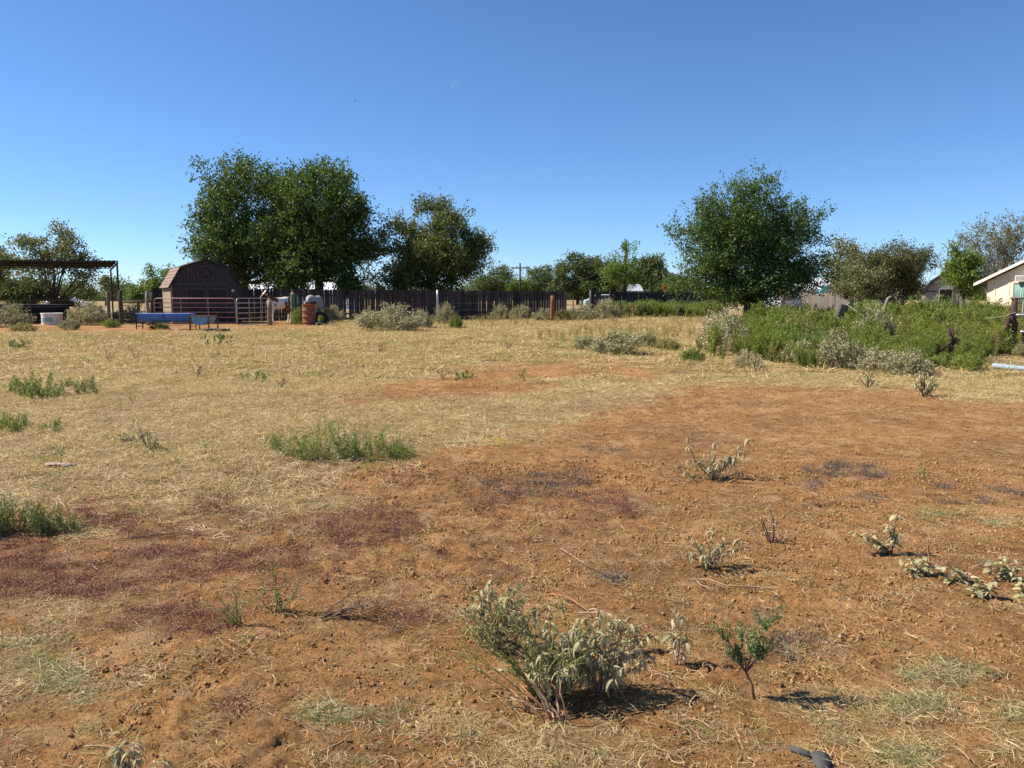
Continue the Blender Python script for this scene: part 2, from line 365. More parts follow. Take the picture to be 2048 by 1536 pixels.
PURP = [(400, 1150, 520, 120, .16), (900, 1050, 420, 90, .14), (70, 1130, 220, 60, 1), (330, 1105, 180, 38, .9), (740, 1055, 135, 42, 1), (460, 1015, 100, 24, 1), (290, 1240, 135, 50, 1), (560, 1140, 120, 36, .9), (830, 1225, 100, 28, .8), (960, 1150, 110, 16, .7), (1220, 1015, 85, 34, .8), (460, 1420, 55, 28, .6), (300, 1040, 120, 18, .6), (650, 930, 180, 22, .25), (1100, 1000, 200, 40, .25)]
GREYP = [(1080, 985, 95, 18, .9), (1620, 1310, 110, 48, 1), (1300, 1140, 55, 20, .8), (1710, 938, 70, 8, 1), (1740, 978, 80, 14, .8), (1570, 966, 30, 6, .9), (1020, 1105, 60, 14, .7), (1960, 990, 45, 9, .7), (1650, 1015, 30, 7, .8), (1240, 905, 70, 8, .4)]
def masks(x, y):
    z = terr(x, y); px, py = proj(x, y, z)
    jx = (fbm(x, y, 1.3, 4, 21) - .5); sc_ = np.interp(py, [620, 800, 1000, 1536], [8, 45, 140, 260])
    bnd = np.interp(px, BX, BY); bw = np.interp(px, BX, BW)
    g = 1 - sstep(-1, 1, (py - bnd + jx * sc_) / bw)
    jp = px + (fbm(x, y, 2.2, 3, 31) - .5) * 260; jq = py + jx * sc_ * 0.8
    g = np.maximum(g * (1 - ell(jp, jq, BARE)), ell(jp, jq, SPARSE) * sstep(.38, .62, fbm(x, y, 3.0, 3, 41)))
    g = np.where(py < 640, 1 - .5 * ell(px, py, [(400, 645, 200, 12, 1)]), g)
    pu = ell(jp, jq, PURP); gr = ell(jp, jq, GREYP)
    return g, pu, gr, px, py

# ------------------------------------------------------------------ ground
def grade(a, b, d0, k, lim):
    out = [a]; 
    while out[-1] < b: out.append(out[-1] + min(lim, max(d0, k * (out[-1] - a + (d0 / k if k else 0)))))
    return np.array(out)
ys = [-6.0, -3, 0, 1.2]
yy = 1.6
while yy < 5000:
    ys.append(yy); yy += max(0.0125, 0.0050 * yy) if yy < 46 else 0.03 * yy
ys = np.array(ys)
hx = [0.0]
while hx[-1] < 4200:
    v = hx[-1]; hx.append(v + (0.0145 if v < 1.7 else 0.0145 + 0.0165 * (v - 1.7) if v < 34 else 0.05 * v))
xs = np.array([-v for v in hx[:0:-1]] + hx)
X, Y = np.meshgrid(xs, ys); X = X.ravel(); Y = Y.ravel()
g_, pu_, gr_, px_, py_ = masks(X, Y)
Z = terr(X, Y)
near = 1 - sstep(9, 26, Y)
dirt = 1 - g_
cl = fbm(X, Y, 7.5, 3, 50); rid = 1 - np.abs(2 * fbm(X, Y, 13, 3, 60) - 1)
rough_ = .25 + 1.1 * sstep(.40, .62, fbm(X, Y, .9, 3, 73))
h = 0.024 * (cl - .5) + 0.013 * (rid - .7) * sstep(.35, .6, fbm(X, Y, 2.1, 2, 70)) + 0.03 * np.clip(fbm(X, Y, 27, 2, 80) - .5, -.17, .22) * (.3 + .9 * sstep(.35, .6, fbm(X, Y, 3.3, 2, 85)))
dim = fbm(X, Y, 5.2, 2, 90); h = h - 0.012 * sstep(.6, .75, dim) + 0.012 * (fbm(X, Y, 46, 2, 99) - .5)
h = h * rough_
hf = vnoise(X, Y, 4.1, 101); h = h - .004 * sstep(.78, .92, hf) + .003 * sstep(.70, .80, hf) * (1 - sstep(.80, .86, hf))
Z = Z + h * near * (0.35 + 0.65 * dirt) + 0.01 * pu_
ny, nx = len(ys), len(xs)
ii = (np.arange(ny - 1)[:, None] * nx + np.arange(nx - 1)[None, :]).ravel()
Q = np.stack([ii, ii + 1, ii + nx + 1, ii + nx], 1)
gm = from_np('ground', np.stack([X, Y, Z], 1), Q)
for nm, arr in (('grass', g_), ('purple', np.clip(pu_, 0, 1)), ('grey', gr_)):
    a = gm.attributes.new(nm, 'FLOAT', 'POINT'); a.data.foreach_set('value', arr.astype(np.float32))
t = NT('dry_red_soil'); pos = t.n('ShaderNodeNewGeometry').outputs['Position']
big = t.noise(0.9, 5, 0.6, pos); mid = t.noise(9, 6, 0.7, pos); fine = t.noise(70, 5, 0.75, pos); fine2 = t.noise(230, 3, 0.7, pos)
soil = t.ramp(mid, [(0.30, (0.205, 0.104, 0.039)), (0.5, (0.40, 0.218, 0.086)), (0.72, (0.57, 0.335, 0.148))])
soil = t.mix(0.75, soil, t.ramp(big, [(0.38, (0.66, 0.60, 0.55)), (0.62, (1.16, 1.13, 1.10))]), 'MULTIPLY')
soil = t.mix(0.9, soil, t.ramp(fine, [(0.36, (0.42, 0.38, 0.34)), (0.52, (0.98, 0.96, 0.94)), (0.66, (1.3, 1.28, 1.24))]), 'MULTIPLY')
dustn = t.ramp(t.noise(2.6, 5, .65, pos), [(.52, (0, 0, 0)), (.68, (.55, .55, .55))])
soil = t.mix(dustn, soil, (0.60, 0.385, 0.20))
soil = t.mix(t.ramp(t.noise(5.5, 6, .75, pos), [(.36, (.55, .55, .55)), (.46, (0, 0, 0))]), soil, (0.20, 0.105, 0.045))
soil = t.mix(t.ramp(fine2, [(0.70, (0, 0, 0)), (0.76, (0.6, 0.6, 0.6))]), soil, (0.55, 0.38, 0.22))
thatch = t.ramp(fine, [(0.34, (0.13, 0.08, 0.035)), (0.54, (0.34, 0.23, 0.105)), (0.7, (0.54, 0.385, 0.20))])
thatch = t.mix(t.ramp(t.noise(0.35, 4, 0.6, pos), [(0.45, (0, 0, 0)), (0.7, (0.5, 0.5, 0.5))]), thatch, (0.27, 0.21, 0.085))
col = t.mix(t.math('POWER', t.attr('grass'), 2.2), soil, thatch)
col = t.mix(t.math('MULTIPLY', t.math('MULTIPLY', t.attr('purple'), 0.55), t.ramp(t.noise(14, 4, .7, pos), [(.38, (0, 0, 0)), (.54, (1, 1, 1))])), col, (0.17, 0.078, 0.045))
col = t.mix(t.math('MULTIPLY', t.attr('grey'), 0.32), col, (0.15, 0.105, 0.065))
hgt = t.math('ADD', t.math('MULTIPLY', mid, 0.022), t.math('ADD', t.math('MULTIPLY', fine, 0.024), t.math('MULTIPLY', fine2, 0.010)))
nm = t.bump(hgt, 1.0, 1.0)
M['soil'] = t.done(t.pbsdf(col, 0.95, 0.12, 0, nm))
go = link('ground', gm, M['soil'], smooth=True); tag(go, 'dry red soil of the paddock with matted straw grass', None, None, 'structure')

# ---- soil clods
def lump(g, n=1):
    import bmesh
    bm = bmesh.new(); bmesh.ops.create_icosphere(bm, subdivisions=1, radius=1)
    V = np.array([v.co[:] for v in bm.verts]); Fc = np.array([[v.index for v in f.verts] for f in bm.faces]); bm.free()
    V = V * (1 + g.normal(size=(len(V), 1)) * .34) * np.array([1, .7, .45]); return V, Fc
M['clod'] = simple('dry_soil_clod', (0.48, 0.27, 0.115), (0.26, 0.135, 0.053), 3, 0.95, 0.1, bump=0.5, rnd=0.4)
pr = [proto('clod', *lump(rng), M['clod']) for _ in range(6)]
def dens_clod(px, py, x, y):
    g, pu, gr, _, _ = masks(x, y); return (1 - g) * (.22 + .78 * sstep(.42, .64, fbm(x, y, 3.1, 3, 71))) * (1 - .6 * np.maximum(pu, gr))
pts = np.concatenate([sample_region(260000, 0, 0, 2.0, 7, dens_clod), sample_region(60000, 0, 0, 7, 17, dens_clod)])
s = 0.0016 + 0.0036 * rng.random(len(pts)) ** 2.5 + 0.011 * rng.random(len(pts)) ** 20; s *= np.interp(pts[:, 1], [2, 7, 17], [1, 1.5, 2.2])
scatter('soil_clods', 'crumbs and clods of dry red soil lying over the bare ground', pts + np.stack([s * 0, s * 0, s * .1], 1), rng.random((len(pts), 3)) * 6.28, s, pr)

# ---- matted dry grass
def tuft(g, n, rad, lmin, lmax, w, up, arch, m, name='tuft'):
    a = g.random(n) * 6.283; r = rad * np.sqrt(g.random(n)); b = np.stack([r * np.cos(a), r * np.sin(a), np.zeros(n)], 1)
    d = g.normal(size=(n, 3)); d[:, 2] = np.abs(d[:, 2]) * up + up * 0.35
    L = lmin + (lmax - lmin) * g.random(n); return proto(name, *blades(b, d, L, w * (0.6 + g.random(n) * .8), g, arch), m)
def yaw(n, tilt=0.0): return np.stack([rng.normal(size=n) * tilt, rng.normal(size=n) * tilt, rng.random(n) * 6.283], 1)
straw = [tuft(rng, 50, .15, .04, .15, .0036, u_, a_, LF['straw']) for u_, a_ in ((.35, .3), (.5, .5), (.8, .7), (.6, .4), (.25, .2))] + [tuft(rng, 44, .13, .04, .11, .0036, .6, .4, LF['greengrass']) for _ in range(2)]
def dg(px, py, x, y):
    g = masks(x, y)[0]; return g * (py < 1150) * (.3 + .7 * sstep(.38, .58, fbm(x, y, 1.4, 3, 81)))
pts = sample_region(30000, 0, 0, 4.0, 15, dg)
scatter('matted_grass', 'matted pale straw grass covering the near part of the field', pts, yaw(len(pts), .08), .7 + .6 * rng.random(len(pts)), straw)
straw2 = [tuft(rng, 90, .42, .07, .22, .012, .35, .3, LF['straw']) for _ in range(5)] + [tuft(rng, 80, .4, .06, .2, .011, .4, .3, LF['greengrass']) for _ in range(2)]
def dg2(px, py, x, y):
    g = masks(x, y)[0]; return g * (.5 + .5 * sstep(.35, .6, fbm(x, y, .6, 3, 82)))
pts = sample_region(26000, 0, 0, 14, 47, dg2, 3)
scatter('field_grass', 'dry straw coloured grass across the far half of the field', pts, yaw(len(pts), .06), .7 + .6 * rng.random(len(pts)), straw2)
sp = [tuft(rng, 34, .05, .015, .055, .0019, .7, .5, LF['greengrass']) for _ in range(2)] + [tuft(rng, 22, .05, .02, .06, .002, .6, .5, LF['bluegrass'])] + [tuft(rng, 30, .07, .02, .075, .0018, .45, .4, LF['straw']) for _ in range(4)]
def dg3(px, py, x, y): return np.maximum(masks(x, y)[0], .05 + .15 * (py > 1380) * (px > 800)) * (py > 1000) * (.25 + .75 * sstep(.4, .6, fbm(x, y, 4, 3, 83)))
pts = sample_region(52000, 0, 0, 2.0, 6.5, dg3)
scatter('sparse_grass', 'thin half green grass tufts growing on the bare soil nearby', pts, yaw(len(pts), .15), .6 + .7 * rng.random(len(pts)), sp)
pts = []
for cx, cy, rx, ry, k in ((1900, 1350, 95, 22, 90), (1830, 1410, 75, 22, 80), (2030, 1425, 30, 15, 30), (1880, 1028, 60, 9, 50), (1990, 1045, 60, 10, 50), (80, 1340, 100, 30, 90), (130, 1370, 60, 20, 50), (60, 1290, 80, 20, 40), (1810, 1515, 60, 18, 60), (720, 1440, 60, 20, 40), (620, 1420, 45, 16, 40)):
    for _ in range(k): p = P(cx + rng.normal() * rx * .5, cy + rng.normal() * ry * .5); pts.append(p[:])
pts = np.array(pts)
scatter('blue_green_grass', 'low clumps of blue green grass on the bare soil', pts, yaw(len(pts), .15), .7 + .6 * rng.random(len(pts)), [tuft(rng, 24, .05, .015, .06, .002, .6, .5, LF['bluegrass']) for _ in range(2)] + [tuft(rng, 26, .06, .02, .07, .002, .5, .5, LF['greengrass'])] + [tuft(rng, 22, .07, .02, .07, .0018, .3, .3, LF['straw'])])

# ---- purple and grey creeping groundcover
def sprig(g, m, n=34, rad=.05, s=.012, hh=.02):
    c = np.stack([g.normal(size=n) * rad * .6, g.normal(size=n) * rad * .6, g.random(n) * hh + .004], 1); d = g.normal(size=(n, 3)) + np.array([0, 0, .4])
    sd_ = g.normal(size=(9, 3)) * np.array([1, 1, .12]); sd_[:, 2] = np.abs(sd_[:, 2]) + .05; st_ = blades(np.zeros((9, 3)) + np.array([0, 0, .004]), sd_, rad * (.8 + g.random(9)), np.full(9, .0016), g, .08, 2)
    return proto('sprig', *merge([leaves(c, d, s * (.5 + .8 * g.random(n)), s * .5, g, .6), st_]), m)
pts = np.concatenate([sample_region(64000, 0, 0, 2.6, 7.5, lambda px, py, x, y: masks(x, y)[1] ** 1.3 * (.10 + .90 * sstep(.36, .54, fbm(x, y, 7, 4, 91))))])
scatter('purple_groundcover', 'purple red creeping groundcover in patches on the soil', pts, yaw(len(pts), .2), .4 + .9 * rng.random(len(pts)), [sprig(rng, LF['purslane'], n_, r_, s_) for n_, r_, s_ in ((44, .05, .009), (30, .07, .008), (54, .04, .011), (36, .06, .007), (16, .08, .009))])
pts = np.concatenate([sample_region(40000, 0, 0, 2.6, 9.5, lambda px, py, x, y: masks(x, y)[2] * sstep(.38, .58, fbm(x, y, 6, 3, 92)))])
scatter('grey_groundcover', 'dull grey creeping groundcover in dark patches on the soil', pts, yaw(len(pts), .2), .6 + .7 * rng.random(len(pts)), [sprig(rng, LF['greyplant']) for _ in range(4)] + [sprig(rng, LF['purslane'])])

# ---- straws and twig litter lying on the soil
def straws(g, n, rad, m, lmin=.025, lmax=.13, w=.0022):
    mb = MB()
    for _ in range(n):
        x, y, a = (g.random() - .5) * rad * 2, (g.random() - .5) * rad * 2, g.random() * 6.283; L = lmin + (lmax - lmin) * g.random() ** 2.5; k = 6; cv = g.normal() * 2.2; p_ = [(x, y, .004)]
        for i in range(k): a += cv / k + g.normal() * .22; x += math.cos(a) * L / k; y += math.sin(a) * L / k; p_.append((x, y, .004 + .012 * math.sin(math.pi * i / k) * g.random()))
        w0 = w * (.35 + .5 * g.random()); mb.tube(p_, [w0 * (1 - .1 * i) for i in range(k + 1)], 3, False)
        if g.random() < .3: q_ = p_[3]; mb.tube([q_, (q_[0] + math.cos(a + 1) * L * .3, q_[1] + math.sin(a + 1) * L * .3, q_[2] + .004)], w0 * .6, 3, False)
    me = bpy.data.meshes.new('straws'); me.from_pydata(mb.v, [], mb.f); me.materials.append(m); return bpy.data.objects.new('straws', me)
pts = sample_region(9000, 0, 0, 2.0, 12, lambda px, py, x, y: .25 + .75 * sstep(.4, .6, fbm(x, y, 1.6, 3, 95)))
scatter('dry_litter', 'dry straws and bits of twig lying on the soil', pts, yaw(len(pts), .05), .8 + .7 * rng.random(len(pts)), [straws(rng, 7, .22, LF['litter']) for _ in range(6)])

# ------------------------------------------------------------------ weeds and bushes
def upright_weed(g, H, n, m, ls=.035, lw=.006, spread=.16, name='weed'):
    parts = []
    k = 7
    for j in range(k):
        a = g.random() * 6.283; tip = np.array([math.cos(a) * spread * g.random() * 1.4, math.sin(a) * spread * g.random() * 1.4, H * (.65 + .35 * g.random())])
        tt = g.random(n // k) ** .8; c = tip * tt[:, None] + g.normal(size=(n // k, 3)) * np.array([.035, .035, .02]) * (H)
        c[:, 2] = np.abs(c[:, 2]); d = g.normal(size=(n // k, 3)) * .8 + np.array([0, 0, .9]) + tip * .5
        parts.append(leaves(c, d, ls * (.6 + .8 * g.random(n // k)), lw * (.7 + .6 * g.random(n // k)), g))
        V, Qd = blades(np.zeros((1, 3)), tip[None, :], [np.linalg.norm(tip)], [.008], g, 0, 2); parts.append((V, Qd))
    return proto(name, *merge(parts), m)
weeds = [upright_weed(rng, 1.0, 620, LF['weed'], .075, .024, .26) for _ in range(5)] + [upright_weed(rng, .9, 420, LF['weed_dry'], .06, .018, .26)]
weeds_dry = [upright_weed(rng, .8, 500, LF['weed_dry'], .055, .012, .2) for _ in range(3)]
def in_poly(px, py, poly):
    c = np.zeros(px.shape, bool); n = len(poly)
    for i in range(n):
        x1, y1 = poly[i]; x2, y2 = poly[(i + 1) % n]
        k = ((y1 > py) != (y2 > py)) & (px < (x2 - x1) * (py - y1) / (y2 - y1 + 1e-9) + x1); c ^= k
    return c
WP = [(1350, 722), (1420, 690), (1470, 668), (1520, 652), (1600, 640), (1800, 634), (2070, 634), (2070, 690), (2010, 706), (1965, 728), (1900, 741), (1700, 738), (1560, 728), (1450, 724), (1400, 728)]
def dw(px, py, x, y):
    jj = (fbm(x, y, 1.0, 4, 15) - .5) * 34
    return in_poly(px, py + jj, WP) * (1 - ell(px, py, [(1440, 700, 56, 18, 1), (1690, 738, 50, 10, 1), (1810, 748, 50, 10, 1)])) * (.12 + .88 * sstep(.36, .6, fbm(x, y, 1.1, 3, 16)))
pts = sample_region(17000, 5, 22, 15, 31, dw, wedge=False)
hs = np.interp(pts[:, 1], [16, 19, 23, 25, 30], [.5, .68, .72, .66, .8]) * (.45 + .85 * vnoise(pts[:, 0], pts[:, 1], 1.1, 17)) * (.8 + .3 * rng.random(len(pts)) + .35 * (rng.random(len(pts)) < .07))
LF['weed_lime'] = leafmat('yellow_green_weed', [(0.16, 0.18, 0.03), (0.25, 0.27, 0.05), (0.36, 0.36, 0.09)], 0.35, per='object')
LF['weed_rusty'] = leafmat('rusty_seedheads', [(0.16, 0.10, 0.04), (0.28, 0.19, 0.08), (0.42, 0.33, 0.18)], 0.3, per='object')
pk = fbm(pts[:, 0], pts[:, 1], .55, 3, 28) > .55; yw = yaw(len(pts), .15)
scatter('green_weeds', 'tall feathery green weeds massed on the mound at right', pts[~pk], yw[~pk], hs[~pk], weeds)
scatter('mixed_weeds', 'patches of yellow green weeds with rusty seedheads on the mound at right', pts[pk], yw[pk], hs[pk] * (.8 + .35 * rng.random(int(pk.sum()))), [upright_weed(rng, 1.0, 420, LF['weed_lime'], .07, .022, .3) for _ in range(3)] + [upright_weed(rng, 1.15, 200, LF['weed_rusty'], .05, .018, .3) for _ in range(2)] + weeds[:2])
WP2 = [(1215, 634), (1440, 636), (1440, 622), (1230, 622)]
pts = sample_region(9000, 4, 16, 35, 52, lambda px, py, x, y: in_poly(px, py + (fbm(x, y, .7, 3, 19) - .5) * 12, WP2) * .8 * (.2 + .8 * sstep(.35, .6, fbm(x, y, .7, 3, 25))), wedge=False)
scatter('fence_weeds', 'strip of tall green weeds in front of the right fence', pts, yaw(len(pts), .15), .45 + .55 * vnoise(pts[:, 0], pts[:, 1], .8, 27) + .2 * rng.random(len(pts)), weeds[:3] + weeds[-1:])
pts = sample_region(5000, -18, 14, 24, 47, lambda px, py, x, y: .5 * ell(px, py, [(1250, 690, 190, 30, 1), (1060, 640, 140, 10, .8), (1300, 640, 260, 9, .4), (900, 645, 200, 10, .4)]), wedge=False)
scatter('dry_weeds', 'low drying tan weeds standing in the middle of the field', pts, yaw(len(pts), .15), .25 + .3 * rng.random(len(pts)), weeds_dry)
pts = sample_region(3200, 0, 0, 6.5, 40, lambda px, py, x, y: masks(x, y)[0] * sstep(.45, .6, fbm(x, y, .25, 2, 18)))
scatter('scattered_weeds', 'small scattered weeds poking up through the straw grass', pts, yaw(len(pts), .25), .08 + .16 * rng.random(len(pts)), [upright_weed(rng, 1, 60, LF['weed_dry'], .12, .03, .5) for _ in range(2)] + [upright_weed(rng, 1, 70, LF['weed'], .12, .03, .4) for _ in range(2)])

def bush_mesh(g, kind, n=4600):
    """dome of stems and small leaves, unit width 1, height ~.62"""
    parts = []; k = 60
    for j in range(k):
        a = g.random() * 6.283; r = .5 * math.sqrt(g.random()); top = .62 * math.sqrt(max(0.05, 1 - (r / .52) ** 2)) * (.7 + .4 * g.random())
        tip = np.array([math.cos(a) * r, math.sin(a) * r, top]); m_ = n // k; root = tip * np.array([.45, .45, 0])
        tt = .25 + .75 * g.random(m_) ** .6; c = root + (tip - root) * tt[:, None] + g.normal(size=(m_, 3)) * .035; c[:, 2] = np.abs(c[:, 2])
        d = g.normal(size=(m_, 3)) + np.array([0, 0, .3 if kind != 'droop' else -.5]); parts.append(leaves(c, d, .045 * (.6 + .8 * g.random(m_)), .024, g, .4))
        v = tip - root; parts.append(blades(root[None, :], v[None, :], [np.linalg.norm(v)], [.008], g, 0, 2))
    return merge(parts)
BM = {}
for kind, m in (('pale', LF['croton']), ('green', LF['weed']), ('dry', LF['weed_dry'])):
    BM[kind] = []
    for _ in range(3):
        me = from_np(kind + '_bush_leaves', *bush_mesh(rng, kind)); me.materials.append(m); BM[kind].append(me)
def bush(px, py, wpx, hpx, kind, label, group=None, name=None, yscale=None):
    p = P(px, py); D = p.y; w = wpx * D / F; hh = hpx * D / F / .62
    o = bpy.data.objects.new(name or {'pale': 'pale_bush', 'green': 'green_bush', 'dry': 'dry_bush'}[kind], random.choice(BM[kind])); C.objects.link(o)
    o.location = p - Vector((0, 0, .01)); o.scale = (w, yscale or min(w, 1.6), hh); o.rotation_euler = (0, 0, rng.random() * 6.28 if abs((yscale or min(w, 1.6)) - w) < .3 else 0)
    return tag(o, label, 'bush', group)
G1 = 'bushes growing along the paddock edge'
bush(18, 654, 100, 50, 'pale', 'pale grey bush at the left picture edge below the dark tank', G1)
bush(48, 664, 50, 20, 'dry', 'low dry bush left of the white round tank', G1)
bush(172, 650, 78, 50, 'pale', 'pale bush directly right of the white round tank', G1)
bush(140, 660, 46, 24, 'pale', 'small pale bush in front of the white round tank', G1)
bush(188, 646, 60, 36, 'pale', 'pale bush touching the leaning wooden post from the left', G1)
bush(262, 644, 75, 34, 'pale', 'pale bush behind the left end of the blue trough', G1)
bush(222, 655, 40, 18, 'green', 'small green bush at the foot of the leaning wooden post', G1)
bush(320, 658, 40, 12, 'green', 'tiny green bush under the blue trough', G1)
bush(665, 645, 55, 34, 'pale', 'pale bush between the rusty barrel and the large pale bush', G1)
bush(596, 650, 26, 36, 'green', 'green bush below the hanging green hose', G1)
bush(646, 648, 18, 26, 'green', 'narrow green bush just right of the barrel', G1)
bush(780, 662, 145, 56, 'pale', 'largest pale rounded bush in front of the long picket fence', G1)
bush(735, 650, 70, 28, 'pale', 'pale bush on the left flank of the largest pale bush', G1)
bush(842, 656, 50, 36, 'pale', 'pale bush on the right flank of the largest pale bush', G1)
bush(890, 650, 55, 42, 'pale', 'pale bush behind the dark green tuft near the picket fence', G1)
bush(912, 656, 28, 26, 'green', 'dark green tuft in front of the pale bush near the fence', G1)
bush(925, 640, 60, 52, 'green', 'leafy vine bush climbing the picket fence', G1)
bush(1000, 640, 55, 34, 'pale', 'pale bush left of the thin steel post by the fence', G1)
bush(1042, 640, 50, 32, 'pale', 'pale bush right of the thin steel post by the fence', G1)
bush(1085, 642, 50, 26, 'pale', 'pale bush just left of the rusty pipe post', G1)
bush(1125, 642, 45, 24, 'dry', 'brownish dry bush at the foot of the rusty pipe post', G1)
bush(1165, 640, 70, 34, 'pale', 'pale bush standing in the wide fence gap', G1)
bush(1212, 638, 60, 40, 'pale', 'pale bush below the short middle fence piece', G1)
bush(1385, 632, 60, 24, 'pale', 'pale bush left of the right tree behind the green strip', G1)
bush(1430, 634, 60, 26, 'pale', 'pale bush at the far foot of the right tree', G1)
bush(1240, 708, 115, 50, 'pale', 'grey bush standing alone in the middle of the field', G1)
bush(1175, 700, 70, 32, 'pale', 'small faded bush left of the lone grey field bush', G1)
bush(1290, 696, 60, 34, 'pale', 'faded bush right of the lone grey field bush', G1)
bush(1335, 700, 60, 26, 'dry', 'dry bush between the field and the green weeds', G1)
bush(1443, 704, 105, 86, 'pale', 'tall pale bush at the left end of the green weeds', G1)
bush(1385, 722, 55, 26, 'green', 'low green bush at the front left tip of the weeds', G1)
bush(1490, 736, 55, 38, 'pale', 'pale bush at the front of the weeds below the tall pale bush', G1)
bush(1600, 726, 85, 46, 'pale', 'pale bush among the weeds below the right tree', G1)
bush(1680, 738, 95, 84, 'pale', 'wide pale flowering bush among the green weeds', G1)
bush(1745, 700, 90, 92, 'pale', 'pale flowering bush high up on the weedy mound', G1)
bush(1740, 742, 90, 50, 'pale', 'pale drooping bush in front of the rusty implement', G1)
bush(1810, 750, 110, 52, 'pale', 'pale drooping bush at the front edge of the weeds', G1)
bush(1935, 742, 70, 38, 'green', 'green bush at the right end of the weed front', G1)
bush(1990, 706, 85, 50, 'green', 'grey green bush beside the pipe panel at the right', G1)
bush(2044, 712, 40, 26, 'pale', 'pale bush at the foot of the pipe panel', G1)

# ------------------------------------------------------------------ trees
def tree(name, label, D, base_px, crowns, leaf, m, n, trunk_r=.22, bark=None, clumps=36, sprig_len=.7, up=.35, group=None, seed=1, nb=None, cat='tree', fork=.35, depth=None, inner=.3, lw=.55, base_py=None):
    g = np.random.default_rng(seed); base = GD(base_px, D) if base_py is None else P(base_px, base_py)
    root = thing(name, label, cat, base, 0, group); o3 = np.array(base[:])
    ells = []
    for cx, cy, rx, ry in crowns:
        c = np.array(XYZ(cx, cy, D)[:]) - o3; rr = np.array([rx * D / F, (depth or (rx + ry) / 2) * D / F, ry * D / F]); ells.append((c, rr))
    vol = np.array([np.prod(r) ** (2 / 3) for _, r in ells]); vol /= vol.sum()
    cc = []; cr = []; cn = []
    for (c, r), w in zip(ells, vol):
        k = max(3, int(clumps * w * len(ells) / max(1, len(ells)))); d = unit(g.normal(size=(k, 3))); rad = (inner + (1 - inner) * g.random((k, 1)) ** .5) * .84
        cc.append(c + d * rad * r); cr.append(np.tile(r.mean() * .34, k) * (.7 + .6 * g.random(k))); cn.append(np.tile(c, (k, 1)))
    cc = np.concatenate(cc); cr = np.concatenate(cr); cn = np.concatenate(cn); k = len(cc)
    ns = max(k, n // 26); pw = cr ** 2; ci = g.choice(k, ns, p=pw / pw.sum())
    s0 = cc[ci] + unit(g.normal(size=(ns, 3))) * (g.random((ns, 1)) ** .5) * cr[ci][:, None] * np.array([1.15, 1.15, .8])
    out = unit(s0 - cn[ci] + g.normal(size=(ns, 3)) * .25); sd = unit(out * .8 + np.array([0, 0, up]) + g.normal(size=(ns, 3)) * .35)
    sl = sprig_len * (.4 + .8 * g.random(ns)); lg = g.random(ns) < .05; sl[lg] *= 1.5; per = 26
    tt = g.random((ns, per)); c = s0[:, None, :] + sd[:, None, :] * (tt * sl[:, None])[..., None] + g.normal(size=(ns, per, 3)) * leaf * .8
    c[..., 2] -= (tt ** 2) * sl[:, None] * .12
    dr = sd[:, None, :] * .7 + g.normal(size=(ns, per, 3)) * .8; c = c.reshape(-1, 3); dr = dr.reshape(-1, 3)
    kp = c[:, 2] > .15; c = c[kp]; dr = dr[kp]; nn = len(c)
    V, Qd = leaves(c, dr, leaf * (.7 + .6 * g.random(nn)), leaf * lw * (.7 + .6 * g.random(nn)), g, .5)
    link('crown', from_np('crown', V, Qd), m, root)
    b = MB(); top = ells[0][0]; fh = np.array([0.15 * top[0], 0, max(.4, fork * top[2])])
    b.tube([(0, 0, -.2), (fh[0] * .3, 0, fh[2] * .5), tuple(fh)], [trunk_r * 1.25, trunk_r, trunk_r * .85], 8)
    order = g.permutation(k)[:nb or k]
    for i in order:
        e = cc[i]; mid = fh + (e - fh) * .5 + np.array([0, 0, .12 * np.linalg.norm(e - fh)]) + g.normal(size=3) * .12 * np.linalg.norm(e - fh)
        q = [fh * (1 - t_) ** 2 + 2 * mid * t_ * (1 - t_) + e * t_ * t_ for t_ in (0, .25, .5, .75, 1)]
        r0 = trunk_r * (.12 + .28 * g.random() ** 2); b.tube([tuple(v) for v in q], [r0, r0 * .75, r0 * .5, r0 * .32, r0 * .16], 5, False)
    b.build('trunk', bark or M['bark'], root, True)
    return root
TG = 'trees behind the picket fence'
tree('oak_tree', 'tallest dark green tree rising right behind the gambrel barn', 49, 490, [(500, 430, 98, 108), (455, 480, 72, 85), (555, 500, 90, 85), (430, 510, 48, 62), (540, 560, 80, 40)], .17, LF['oak'], 62000, .3, clumps=130, sprig_len=.9, group=TG, seed=2, nb=40)
tree('oak_tree', 'dark green twin tree touching the tallest tree on its right', 47, 640, [(645, 420, 88, 100), (680, 480, 62, 90), (610, 510, 90, 76), (700, 520, 46, 62), (660, 560, 80, 38)], .17, LF['oak'], 60000, .3, clumps=130, sprig_len=.85, group=TG, seed=3, nb=40)
tree('live_oak_tree', 'olive green ragged tree right of the twin trees', 48, 862, [(860, 460, 62, 62), (900, 500, 66, 72), (800, 500, 52, 72), (860, 530, 92, 56), (940, 460, 30, 36), (925, 550, 50, 34), (780, 430, 18, 24), (785, 550, 56, 42), (850, 570, 90, 22)], .155, LF['oak2'], 52000, .22, clumps=120, sprig_len=.85, group=TG, seed=4, nb=40)
tree('elm_tree', 'big spreading green tree standing alone right of centre', 30, 1492, [(1500, 440, 95, 88), (1425, 475, 78, 80), (1570, 485, 82, 84), (1500, 545, 130, 66), (1400, 545, 58, 52), (1610, 545, 62, 50), (1520, 370, 40, 34), (1480, 590, 90, 34), (1575, 572, 66, 24)], .095, LF['elm'], 80000, .14, clumps=200, sprig_len=.6, up=.5, seed=5, fork=.25, nb=46)
LG = 'trees at the left edge behind the shelter'
